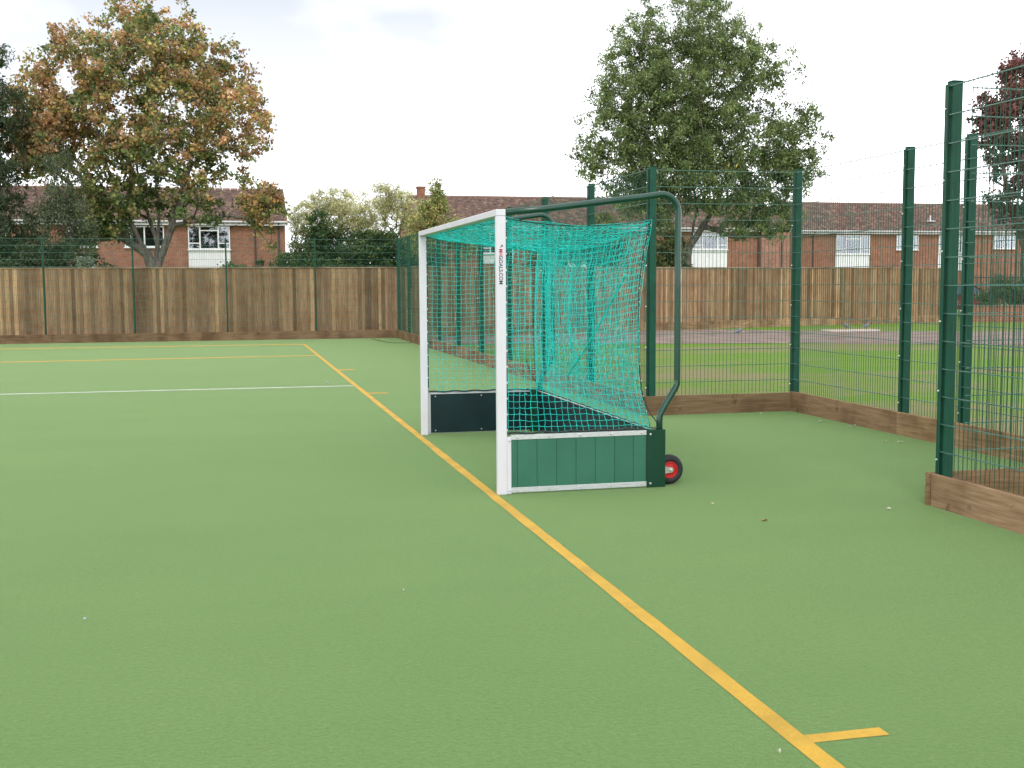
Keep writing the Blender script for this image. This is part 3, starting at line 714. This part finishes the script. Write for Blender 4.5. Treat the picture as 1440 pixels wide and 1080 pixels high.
def tree(name,label,cat,base,limbs,lobes,ncl,n_per,rad,size,colfn,seed,r0=.28,aspect=.55,droop=.3,bark='bark',shell=.45,twig=.35,group=None,trunkname='trunk',flat=.75,gap=None):
    r=np.random.default_rng(seed); base=np.array(base,float)
    e=empty(name,tuple(base),label,cat,group)
    # skeleton
    nodes=[np.zeros(3)]; par=[-1]; main=[True]
    for path in limbs:
        prev=None
        for i,pnt in enumerate(path):
            pnt=np.array(pnt,float)-base
            if i==0:
                dd=[np.linalg.norm(q-pnt) for q in nodes]; prev=int(np.argmin(dd)); 
                if dd[prev]<.05: continue
            a=nodes[prev]; L=np.linalg.norm(pnt-a); k=max(1,int(L/.55))
            for j in range(1,k+1):
                q=a+(pnt-a)*j/k+(r.normal(size=3)*.035*L/k if j<k else 0)
                nodes.append(q); par.append(prev); prev=len(nodes)-1; main.append(True)
    lobes=np.array(lobes,float); lw=lobes[:,3]*lobes[:,4]*lobes[:,5]; lw=lw**.8; lw/=lw.sum()
    C=[]
    while len(C)<ncl:
        l=lobes[r.choice(len(lobes),p=lw)]; d=r.normal(size=3); d/=np.linalg.norm(d); u=r.random()**shell
        c=l[:3]+d*u*l[3:6]
        if gap and mnoise.noise(Vector(c)*gap[0]+Vector((seed,0,0)))<gap[1]: continue
        C.append(c)
    C=np.array(C)-base
    order=np.argsort(np.linalg.norm(C-np.array([0,0,1.0]),axis=1)); leafnode=[]
    NA=np.array(nodes)
    for idx in order:
        c=C[idx]; NA=np.array(nodes); dv=c-NA; dist=np.linalg.norm(dv,axis=1)
        hn=np.linalg.norm(NA,axis=1); cost=dist+ .35*np.maximum(0,NA[:,2]-c[2]+.2)*2 + np.where(hn>np.linalg.norm(c)+.1,2,0)
        cost[0]+=3
        j=int(np.argmin(cost)); a=NA[j]; L=dist[j]
        if L<.05: leafnode.append(j); continue
        k=max(1,int(L/.5)); dirp=(a-NA[par[j]]) if par[j]>=0 else np.array([0,0,1.]); dn=np.linalg.norm(dirp); dirp=dirp/dn if dn>0 else dirp
        prev=j; ctrl=a+dirp*L*.35+np.array([0,0,.08*L])
        for q in range(1,k+1):
            t=q/k; pnt=(1-t)**2*a+2*t*(1-t)*ctrl+t*t*c + (r.normal(size=3)*.03 if q<k else 0)
            nodes.append(pnt); par.append(prev); prev=len(nodes)-1; main.append(False)
        leafnode.append(prev)
    n=len(nodes); cnt=np.zeros(n)
    for l in leafnode: cnt[l]+=1
    for i in range(n-1,0,-1): 
        if par[i]>=0: cnt[par[i]]+=cnt[i]
    rad_n=np.maximum(.009, r0*(np.maximum(cnt,.3)/max(cnt[0],1))**.52)
    NA=np.array(nodes); V=[];F=[];o=0
    ks=6
    for i in range(1,n):
        a=NA[par[i]]; b=NA[i]; t=b-a; L=np.linalg.norm(t)
        if L<1e-5: continue
        t/=L; u=np.cross(t,[0.3,.9,.2]); u/=np.linalg.norm(u); w=np.cross(t,u)
        ra=min(rad_n[par[i]],rad_n[i]*1.35); rb=rad_n[i]
        if par[i]==0: ra=rad_n[0]*1.25
        kk=ks if rb>.02 else 3
        ang=np.arange(kk)*2*math.pi/kk
        ring=np.cos(ang)[:,None]*u+np.sin(ang)[:,None]*w
        V.append(a-t*ra*.2+ring*ra); V.append(b+t*rb*.2+ring*rb)
        for j in range(kk): F.append((o+j,o+(j+1)%kk,o+kk+(j+1)%kk,o+kk+j))
        o+=2*kk
    npmesh(trunkname,np.concatenate(V),np.array(F),np.ones(3),M[bark],e,smooth=True)
    LV,LF,LC=leaves(C,n_per,rad,size,colfn,seed+1,aspect,droop,flat=flat)
    npmesh('crown',LV,LF,LC,M['leaf'],e)
    return e
def colmix(cols,weights_fn=None,jit=.18,cl=.25):
    cols=np.array(cols,float)
    def f(p,ci,r):
        n=ci.max()+1; k=len(p)
        if weights_fn is None: w=np.full((k,len(cols)),1/len(cols))
        else: w=weights_fn(p)
        cv=r.random(n)[ci]; u=(cv*.65+r.random(k)*.35); u=np.clip(u,0,.9999)
        cw=np.cumsum(w/w.sum(1,keepdims=True),1); idx=(u[:,None]>cw).sum(1).clip(0,len(cols)-1)
        c=cols[idx]*(1+r.normal(size=(k,1))*jit)*(1+(r.random(n)[ci]-.5)[:,None]*2*cl)
        return np.clip(c,.004,1)
    return f
BR=[(.60,.37,.20),(.48,.29,.15),(.62,.43,.15),(.30,.33,.12),(.13,.19,.065)]
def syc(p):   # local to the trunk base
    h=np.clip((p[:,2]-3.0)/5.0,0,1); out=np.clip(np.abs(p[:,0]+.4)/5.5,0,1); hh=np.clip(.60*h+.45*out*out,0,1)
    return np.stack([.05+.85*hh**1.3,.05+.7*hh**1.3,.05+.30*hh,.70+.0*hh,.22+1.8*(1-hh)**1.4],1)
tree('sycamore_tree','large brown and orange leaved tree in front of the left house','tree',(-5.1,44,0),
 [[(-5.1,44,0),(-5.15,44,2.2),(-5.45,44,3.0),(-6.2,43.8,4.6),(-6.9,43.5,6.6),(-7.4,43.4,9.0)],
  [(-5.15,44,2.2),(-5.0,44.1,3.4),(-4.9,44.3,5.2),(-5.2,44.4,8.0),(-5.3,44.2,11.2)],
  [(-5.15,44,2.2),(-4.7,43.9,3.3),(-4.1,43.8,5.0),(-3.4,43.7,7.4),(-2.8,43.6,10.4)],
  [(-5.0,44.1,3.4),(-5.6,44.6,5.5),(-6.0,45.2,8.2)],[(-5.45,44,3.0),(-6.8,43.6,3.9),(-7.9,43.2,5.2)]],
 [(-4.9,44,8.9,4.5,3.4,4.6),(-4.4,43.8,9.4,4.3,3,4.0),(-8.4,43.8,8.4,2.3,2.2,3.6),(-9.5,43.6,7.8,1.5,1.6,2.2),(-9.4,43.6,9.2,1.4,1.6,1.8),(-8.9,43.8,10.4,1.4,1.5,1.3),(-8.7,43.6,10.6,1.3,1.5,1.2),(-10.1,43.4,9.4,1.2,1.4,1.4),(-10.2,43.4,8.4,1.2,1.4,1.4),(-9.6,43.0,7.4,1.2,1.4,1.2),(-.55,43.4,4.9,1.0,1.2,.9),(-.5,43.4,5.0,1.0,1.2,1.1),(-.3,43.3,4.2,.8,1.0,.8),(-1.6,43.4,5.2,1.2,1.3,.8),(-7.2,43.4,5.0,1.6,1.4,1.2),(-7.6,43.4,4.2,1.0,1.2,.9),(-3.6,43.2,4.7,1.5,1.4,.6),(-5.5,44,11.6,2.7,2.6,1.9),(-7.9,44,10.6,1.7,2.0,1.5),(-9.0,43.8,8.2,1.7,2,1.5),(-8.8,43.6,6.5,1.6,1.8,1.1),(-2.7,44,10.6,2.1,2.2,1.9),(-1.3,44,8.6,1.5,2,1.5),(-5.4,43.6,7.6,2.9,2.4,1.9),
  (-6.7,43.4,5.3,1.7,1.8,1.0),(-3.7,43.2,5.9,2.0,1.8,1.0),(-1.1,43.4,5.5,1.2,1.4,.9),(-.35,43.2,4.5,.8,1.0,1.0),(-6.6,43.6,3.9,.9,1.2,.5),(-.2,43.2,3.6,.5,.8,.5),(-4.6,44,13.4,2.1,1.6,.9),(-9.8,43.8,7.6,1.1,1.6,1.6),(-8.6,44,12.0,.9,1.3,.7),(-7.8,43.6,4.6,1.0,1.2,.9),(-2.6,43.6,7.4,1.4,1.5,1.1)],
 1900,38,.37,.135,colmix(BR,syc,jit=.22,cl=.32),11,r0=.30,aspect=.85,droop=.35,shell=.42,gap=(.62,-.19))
GR=[(.20,.275,.105),(.27,.345,.135),(.13,.195,.075),(.36,.42,.17),(.56,.43,.12)]
def gw(p): return np.tile(np.array([[.3,.28,.25,.13,.035]]),(len(p),1))
tree('ash_tree','large green tree with narrow leaves behind the right wooden fence','tree',(20.1,46,0),
 [[(20.1,46,0),(20.1,46,2.0),(20.3,46,3.4),(20.6,45.8,5.2),(20.2,45.8,8.2),(20.0,46,11.5)],
  [(20.1,46,2.0),(19.4,46,4.2),(18.6,45.8,6.5),(17.6,45.6,9.4)],
  [(20.3,46,3.4),(21.6,45.8,5.4),(22.6,45.6,8.2),(23.4,45.6,11.0)],[(21.6,45.8,5.4),(23.6,45.6,6.8),(25.6,45.4,8.2)],[(19.4,46,4.2),(17.6,45.4,5.6),(15.8,45.2,7.2)]],
 [(20.3,46,9.6,4.8,3.6,4.4),(20.4,45.6,12.2,3.6,3.0,3.2),(20.6,45.4,7.6,5.2,3.0,2.6),(15.7,45.4,8.3,1.7,1.8,1.9),(15.6,45.4,8.0,1.6,1.8,1.6),(16.6,45.4,10.4,1.8,1.8,1.6),(26.0,45.4,9.0,1.5,1.6,1.7),(25.6,45.4,7.4,1.6,1.6,1.3),(24.6,45.6,12.2,1.5,1.6,1.3),(23.9,44.8,5.1,1.7,1.3,.9),(23.6,44.8,4.9,1.5,1.2,.8),(18.2,44.8,5.3,1.7,1.2,.8),(21.0,44.6,5.5,2.0,1.2,.8),(25.2,45,5.9,1.3,1.2,.9),(17.2,45.6,13.0,1.6,1.7,1.5),(19.6,46,13.6,3.0,2.6,2.1),(22.6,46,12.6,2.4,2.4,2.0),(17.6,46,11.4,2.2,2.4,2.1),(24.9,45.8,9.3,2.4,2.4,1.9),(16.1,45.6,8.6,2.1,2.2,1.7),(20.4,45.4,9.2,3.4,2.8,2.4),(19.0,45.2,6.2,2.6,2.0,1.2),(23.2,45.2,6.0,2.4,1.9,1.2),
  (16.8,45,5.4,1.4,1.4,.8),(25.2,45.2,5.2,.9,1.3,1.0),(22.4,44.8,4.4,1.5,1.4,.6),(20.8,46,15.2,1.6,1.6,.9),(18.4,45,4.4,.9,1.2,.5),(24.6,45.2,4.3,.6,.9,.6),(16.3,45.4,7.0,1.9,1.6,1.2),(25.3,45.4,7.4,2.0,1.6,1.3),(22,45,6.9,2,1.5,1.0),(17.2,45.2,5.9,1.4,1.2,.8)],
 2900,50,.40,.16,colmix(GR,gw,jit=.22,cl=.34),21,r0=.24,aspect=.36,droop=.55,shell=.46,gap=(.6,-.30))
RD=[(.30,.12,.12),(.20,.095,.10),(.30,.13,.095),(.12,.11,.06),(.11,.065,.06)]
tree('red_leaved_tree','dark red and purple leaved tree at the right edge behind the mesh','tree',(33.6,38,0),
 [[(33.6,38,0),(33.5,38,3),(33.3,38,6.5),(33.2,38,10)],[(33.5,38,3),(34.6,37.8,6),(35.4,37.8,9)],[(33.5,38,3),(32.4,38,5.5),(32.0,38,8)]],
 [(31.5,38,8.8,.8,1.1,1.6),(31.5,38,9.4,.8,1.1,1.4),(32.8,38,11.2,1.0,1.1,1.0),(31.9,38,9.6,.8,1.1,1.6),(32.2,38,7.4,1.0,1.2,1.5),(31.9,37.8,5.2,.9,1.1,1.0),(33.4,38,11.0,1.1,1.2,1.2),(33.4,38,10.4,1.3,1.4,1.5),(32.5,38,9.2,1.0,1.3,1.4),(34.6,38,9.4,1.7,1.6,1.8),(33.2,37.8,7.0,1.9,1.6,1.7),(35.3,37.8,6.5,1.9,1.6,2.1),(33.6,37.6,4.6,1.5,1.3,1.0),(35.6,37.6,4,1.4,1.3,1.0)],
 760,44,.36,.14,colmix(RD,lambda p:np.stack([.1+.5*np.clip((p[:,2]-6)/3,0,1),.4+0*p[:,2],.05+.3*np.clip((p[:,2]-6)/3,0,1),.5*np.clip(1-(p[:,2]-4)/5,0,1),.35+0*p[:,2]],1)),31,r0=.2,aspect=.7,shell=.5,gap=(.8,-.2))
DG=[(.06,.095,.05),(.08,.12,.06),(.11,.15,.07),(.05,.075,.045)]
tree('conifer_tree','dark evergreen tree at the left edge behind the brown leaved tree','tree',(-10.9,41.5,0),
 [[(-10.9,41.5,0),(-10.9,41.5,4),(-10.8,41.5,8),(-10.7,41.5,11)]],
 [(-11.0,41.5,10.3,.75,1.2,1.1),(-11.0,41.5,8.6,1.3,1.5,1.5),(-11.0,41.5,6.4,1.6,1.8,1.6),(-11.2,41.5,4.0,2.2,1.9,1.5)],
 330,60,.42,.17,colmix(DG),41,r0=.2,aspect=.3,droop=.6,shell=.5)
BG=[(.12,.17,.08),(.09,.13,.065),(.17,.20,.11),(.07,.10,.05)]
tree('birch_tree','slender birch with thin hanging twigs left of the brown leaved tree','tree',(-8.2,40,0),
 [[(-8.2,40,0),(-8.15,40,2.4),(-8.3,40,4.2),(-8.6,40,6.6)]],
 [(-8.5,40,6.6,.8,.9,.9),(-8.1,40,5.0,1.0,1.2,1.1),(-9.0,40,4.7,.9,1,.9),(-7.6,40,3.8,.7,.9,.7),(-8.3,40,3.5,1.1,.9,.7)],
 260,40,.32,.09,colmix(BG,cl=.35),51,r0=.11,aspect=.5,droop=1.3,bark='birch',shell=.6,flat=1.4,gap=(1.1,-.15))
PW=[(.70,.68,.36),(.84,.82,.52),(.52,.54,.24),(.24,.28,.12),(.46,.42,.22)]
tree('silver_tree','pale feathery tree with silvery leaves above the dark bushes in the middle','tree',(3.9,43.5,0),
 [[(3.9,43.5,0),(3.7,43.5,2.2),(2.9,43.4,4.0),(2.2,43.3,5.4)],[(3.7,43.5,2.2),(4.6,43.4,4.0),(5.0,43.3,5.5)],[(3.7,43.5,2.2),(5.6,43.4,3.6),(6.4,43.3,4.6)]],
 [(2.5,43.4,5.1,1.5,1.2,.85),(4.9,43.4,5.3,1.3,1.2,.85),(6.1,43.4,4.5,1.1,1.0,.95),(3.7,43.2,4.3,1.8,1.2,.9),(1.2,43.2,4.4,.7,.9,.8)],
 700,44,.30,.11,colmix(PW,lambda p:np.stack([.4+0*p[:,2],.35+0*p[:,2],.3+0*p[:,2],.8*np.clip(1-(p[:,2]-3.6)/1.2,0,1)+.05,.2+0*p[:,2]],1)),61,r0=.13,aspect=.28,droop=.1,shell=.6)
AP=[(.32,.38,.13),(.42,.45,.16),(.22,.28,.10),(.52,.44,.18),(.46,.30,.14)]
tree('young_apple_tree','small yellowish green tree with one tall shoot, just left of the goal crossbar','tree',(6.0,37,0),
 [[(6.0,37,0),(5.9,37,2),(5.9,37,4),(6.05,37,5.9)],[(5.9,37,2),(6.7,36.9,3.6)]],
 [(5.6,37,3.6,.9,.9,1.0),(6.5,36.9,3.7,.85,.9,.7),(5.9,37,4.5,.55,.5,.7),(6.0,37,5.0,.30,.3,.7),(5.98,37,4.9,.34,.3,.6),(6.03,37,5.6,.16,.16,.35),(7.0,36.9,3.2,.5,.7,.6)],
 280,40,.28,.11,colmix(AP),71,r0=.08,aspect=.5,shell=.55,gap=(1.3,-.2))
def shrub(label,base,lobes,ncl,n_per,cols,seed,size=.11,rad=.3,aspect=.55,name='shrub',cl=.3,wf=None,group=None):
    bx,by,bz=base
    limbs=[[(bx,by,0),(bx+dx,by,.9)] for dx in (-.5,0,.5)]
    return tree(name,label,'shrub',base,limbs,lobes,ncl,n_per,rad,size,colmix(cols,wf,cl=cl),seed,r0=.05,aspect=aspect,trunkname='stems',droop=.2,shell=.55,group=group)
GB='bushes behind the wooden fences'
shrub('wide dark green bush in the middle, below the silvery tree',(3.6,41,0),[(2.4,41,2.6,1.7,1.2,1.3),(4.6,41,2.7,1.7,1.2,1.3),(6.0,41,2.5,1.2,1.1,1.3),(1.7,41.2,3.5,.6,.7,1.2),(4.0,41,3.3,1.5,1,.7)],520,60,[(0.046,0.093,0.037),(0.070,0.132,0.050),(0.101,0.163,0.062),(0.171,0.202,0.070)],81,.13,.32,group=GB)
shrub('yellowish green bush beside the right end of the left house',(1.4,42,0),[(1.2,42,2.9,1.0,.9,1.2),(.7,42,2.0,1.2,.9,1.1),(1.9,41.8,3.3,.7,.7,.8)],240,55,[(0.202,0.217,0.070),(0.139,0.171,0.054),(0.264,0.248,0.078),(0.078,0.124,0.043)],83,.11,.3,group=GB)
shrub('low dark bush under the right window of the left house',(-.8,41,0),[(-.6,41,1.9,1.3,.8,.85),(.4,41,2.1,.9,.8,.9),(-1.9,41,1.8,.8,.7,.7)],200,60,[(0.054,0.116,0.043),(0.085,0.155,0.056)],85,.10,.28,group=GB)
shrub('dark hedge at the left edge behind the wooden fence',(-9,38.5,0),[(-10.6,38.5,2.4,1.6,1,1.6),(-8.4,38.5,2.2,1.6,1,1.4),(-7.2,38.5,1.9,.9,.8,1.1),(-12.6,38.5,2.5,1.6,1,1.7)],480,60,[(0.043,0.078,0.037),(0.062,0.105,0.046),(0.093,0.132,0.062)],87,.12,.32,group=GB)
shrub('pale leaved bush just right of the dark hedge at the left',(-7.15,37.2,0),[(-7.15,37.2,2.35,.45,.4,.45),(-7.3,37.2,1.8,.6,.4,.5)],60,42,[(.36,.40,.36),(0.232,0.295,0.186),(0.109,0.155,0.078)],89,.09,.2,group=GB)
shrub('yellowish bush behind the arm of the goal, at the foot of the green tree',(12.6,40,0),[(12.4,40,3.3,1.5,1,1.0),(13.8,40,3.5,1.2,1,1.2),(11.3,40,2.4,1.1,.9,.9),(14.0,40,2.0,1.4,.9,1.2)],340,58,[(0.124,0.171,0.054),(0.202,0.232,0.070),(0.085,0.132,0.046),(0.279,0.264,0.085)],91,.12,.32,group=GB)
shrub('dark low foliage against the trunk of the green tree',(18.1,42.5,0),[(18.0,42.5,2.9,.8,.7,1.3),(17.2,42.5,2.5,.7,.6,.9)],130,60,[(0.093,0.132,0.043),(0.139,0.155,0.054),(0.062,0.093,0.039)],93,.13,.3,group=GB)
shrub('green bush behind the low brick wall at the right edge',(31.0,35.6,0),[(30.9,35.6,1.2,1.2,.8,.8),(32.6,35.6,1.2,1.2,.8,.9),(29.9,35.7,.8,.5,.5,.5)],190,52,[(0.078,0.132,0.046),(0.124,0.202,0.070),(0.186,0.264,0.093)],95,.10,.28,group=GB)

# ------------------------------------------------------------------ low wall, railing, car
m=MB(); m.span((0,0,-.1),(11,.22,.60)); w=m.build('brick_wall',M['brick']); w.location=(27.35,33.0,0); w.rotation_euler=(0,0,R(-12)); tag(w,'low red brick wall at the right edge beyond the end of the wooden fence','wall')
m=MB(); m.span((-.02,-.02,.601),(11.02,.24,.66),0,ch=.01); m.build('coping',M['leadgrey'],w)
rl=empty('railing',(27.6,33.55,0),'black metal railing standing behind the low brick wall','railing',rz=R(-12))
m=MB()
for z in (.35,1.78): m.box((5.2,0,z),(10.4,.03,.045))
m.build('rails',M['pipeblk'],rl); m=MB()
for i in range(95): m.box((.06+i*.11,0,.95),(.018,.018,1.9))
m.build('bars',M['pipeblk'],rl)
M['carred']=pm('dark_red_car_paint',(.22,.008,.02),(.26,.012,.024),2,.25,bp=0,coat=.6)
M['carglass']=pm('car_glass',(.10,.14,.18),(.14,.18,.22),2,.05,bp=0,spec=.9)
car=empty('parked_car',(31.8,41.2,0),'dark red car parked behind the black railing at the right edge','car',rz=R(-8))
prof=[(-2.0,.30),(-2.05,.62),(-1.95,.85),(-1.75,.93),(-1.0,.97),(-.45,1.38),(.1,1.46),(.9,1.43),(1.55,1.05),(1.95,.98),(2.05,.70),(2.0,.30)]
m=MB(); n=len(prof); st=[(-.82,.90),(-.86,.97),(0,1.0),(.86,.97),(.82,.90)]; vs=[]
for yy,sc_ in ((-.80,.94),(-.86,1.0),(.86,1.0),(.80,.94)):
    for (x,z) in prof:
        inn = 1 if z<1.0 else .82
        vs.append((x*(.985 if sc_<1 else 1),yy*inn,.3+(z-.3)*sc_ if sc_<1 else z))
m.add(vs,[(r_*n+i,r_*n+(i+1)%n,(r_+1)*n+(i+1)%n,(r_+1)*n+i) for r_ in range(3) for i in range(n)]+[tuple(range(n))[::-1],tuple(3*n+i for i in range(n))])
m.build('body',M['carred'],car,smooth=False)
for s in(-1,1):
    m=MB(); P=[(-.85,1.0),(-.42,1.33),(.08,1.40),(.85,1.37),(1.3,1.05)]; q=len(P)
    vs=[(x,s*(.872-.16*(z-.98)/.4 if z>.98 else .872),z) for x,z in P]+[(x,s*(.84-.16*(z-.98)/.4),z) for x,z in P]
    m.add(vs,[tuple(range(q)),tuple(range(q,2*q))]+[(i,(i+1)%q,q+(i+1)%q,q+i) for i in range(q)]); m.build('side_window',M['carglass'],car)
m=MB(); m.add([(-.97,-.68,1.0),(-.97,.68,1.0),(-.48,.66,1.37),(-.48,-.66,1.37),(-.99,-.68,1.02),(-.99,.68,1.02),(-.50,.66,1.39),(-.50,-.66,1.39)],[(0,1,2,3),(4,5,6,7),(0,1,5,4),(2,3,7,6),(1,2,6,5),(0,3,7,4)]); m.build('windscreen',M['carglass'],car)
for x in (-1.3,1.3):
    for s in(-1,1):
        m=MB(); m.lathe([(.18,-.09),(.29,-.10),(.32,-.06),(.32,.06),(.29,.10),(.18,.09)],(x,s*.80,.32),'y',24); wv=m.build('wheel',M['rubber'],car,smooth=True)
        m=MB(); m.lathe([(.01,-.07),(.18,-.09),(.18,.09),(.01,.07)],(x,s*.80,.32),'y',16); m.build('rim',M['steel'],wv)
for s in (-1,1):
    m=MB(); m.box((-2.03,s*.6,.68),(.06,.3,.14),ch=.02); m.build('headlight',M['alu'],car)

# ------------------------------------------------------------------ pigeons
M['feather']=pm('grey_feathers',(.09,.10,.12),(.24,.25,.28),14,.7,bp=.1)
M['beak']=pm('dark_beak',(.05,.04,.04),None,5,.5,bp=0)
M['pinkleg']=pm('pink_leg',(.35,.12,.10),None,5,.6,bp=0)
def pigeon(x,y,rz,label):
    e=empty('pigeon',(x,y,-.02 if abs(y-26.9)>.4 or x<17 else .02),label,'bird','grey pigeons on the path beyond the fence',rz)
    P=[(-.20,0,.085),(-.15,0,.095),(-.10,0,.11),(-.04,0,.13),(.03,0,.15),(.075,0,.175),(.095,0,.205),(.105,0,.235),(.115,0,.255),(.128,0,.262),(.142,0,.260)]
    r_=[.012,.028,.045,.062,.060,.046,.030,.023,.026,.021,.008]
    m=MB(); m.tube(P,r_,12); m.build('body',M['feather'],e,smooth=True)
    m=MB(); m.tube([(.14,0,.260),(.172,0,.252)],[.007,.002],6); m.build('beak',M['beak'],e)
    for s in(-1,1):
        m=MB(); m.tube([(-.02,s*.025,.09),(-.015,s*.027,.045),(-.02,s*.027,.006),(.02,s*.03,.003)],[.007,.005,.005,.004],5); m.build('leg',M['pinkleg'],e)
        m=MB(); P=[(.05,.165),(-.02,.175),(-.10,.140),(-.17,.105),(-.10,.105),(0,.115)]; q=len(P)
        vs=[(a,s*(.060-.10*max(0,-a-.05)),b) for a,b in P]+[(a,s*(.050-.10*max(0,-a-.05)),b) for a,b in P]
        m.add(vs,[tuple(range(q)),tuple(range(q,2*q))]+[(i,(i+1)%q,q+(i+1)%q,q+i) for i in range(q)]); m.build('wing',M['feather'],e)
pigeon(13.6,25.4,R(20),'pigeon standing alone on the gravel path, left of the corner fence post')
pigeon(18.2,26.95,R(200),'left one of two pigeons on the pale slab by the path')
pigeon(19.0,26.95,R(15),'right one of two pigeons on the pale slab by the path')

# ------------------------------------------------------------------ sky, sun, camera
wd=bpy.data.worlds.new('World'); sc.world=wd; wd.use_nodes=True; nt=wd.node_tree; nt.nodes.clear()
out=nt.nodes.new('ShaderNodeOutputWorld'); sky=nt.nodes.new('ShaderNodeTexSky'); sky.sky_type='NISHITA'; sky.sun_disc=False
SE,SR=R(42),R(200)
sky.sun_elevation=SE; sky.sun_rotation=SR
b1=nt.nodes.new('ShaderNodeBackground'); b1.inputs[1].default_value=.08; nt.links.new(sky.outputs[0],b1.inputs[0])
b2=nt.nodes.new('ShaderNodeBackground'); b2.inputs[1].default_value=1.0
tc=nt.nodes.new('ShaderNodeTexCoord'); mp=nt.nodes.new('ShaderNodeMapping'); mp.inputs['Scale'].default_value=(1,1,2.2); mp.inputs['Location'].default_value=(-.25,-1.38,.29); nt.links.new(tc.outputs['Generated'],mp.inputs[0])
nz_=noise(nt,mp.outputs[0],1.7,5,.5,.3); sep=nt.nodes.new('ShaderNodeSeparateXYZ'); nt.links.new(tc.outputs['Generated'],sep.inputs[0])
cl=ramp(nt,nz_,[(.37,(.385,.40,.42)),(.57,(1.14,1.14,1.16))]); hz=ramp(nt,sep.outputs[2],[(.0,(2.3,2.3,2.33)),(.14,(2.0,2.0,2.03)),(.24,(1.35,1.35,1.37)),(.36,(.95,.95,.96)),(1,(1.02,1.02,1.02))])
nt.links.new(mixc(nt,1,cl,hz,'MULTIPLY'),b2.inputs[0])
mx=nt.nodes.new('ShaderNodeMixShader'); mx.inputs[0].default_value=.88; nt.links.new(b1.outputs[0],mx.inputs[1]); nt.links.new(b2.outputs[0],mx.inputs[2]); nt.links.new(mx.outputs[0],out.inputs[0])
sl=bpy.data.lights.new('sun','SUN'); sl.energy=.9; sl.angle=R(25); sl.color=(1,.97,.92); so=bpy.data.objects.new('sun',sl); COL.objects.link(so)
# direction towards the sun: behind and left of the camera
az=SR; d=Vector((math.sin(az)*math.cos(SE),math.cos(az)*math.cos(SE),math.sin(SE)))
so.rotation_euler=d.to_track_quat('Z','Y').to_euler(); so.location=(0,0,30)
X,Y,Z,yaw,pit,roll,f=-1.96483,-8.66213,1.625348,.2357864,-.0857628,-.0055795,1635.819
fw=Vector((math.sin(yaw)*math.cos(pit),math.cos(yaw)*math.cos(pit),math.sin(pit))); r_=Vector((math.cos(yaw),-math.sin(yaw),0)); u_=r_.cross(fw)
r2=r_*math.cos(roll)+u_*math.sin(roll); u2=u_*math.cos(roll)-r_*math.sin(roll)
cd=bpy.data.cameras.new('camera'); cd.sensor_width=36; cd.lens=f/1440*36; cd.clip_end=2000; cd.clip_start=.05
co=bpy.data.objects.new('camera',cd); COL.objects.link(co)
co.matrix_world=Matrix(((r2.x,u2.x,-fw.x,X),(r2.y,u2.y,-fw.y,Y),(r2.z,u2.z,-fw.z,Z),(0,0,0,1)))
sc.camera=co
sc.view_settings.view_transform='Standard'; sc.view_settings.look='None'; sc.view_settings.exposure=.70; sc.view_settings.gamma=1
sc.cycles.use_denoising=True
sc.cycles.transparent_max_bounces=12
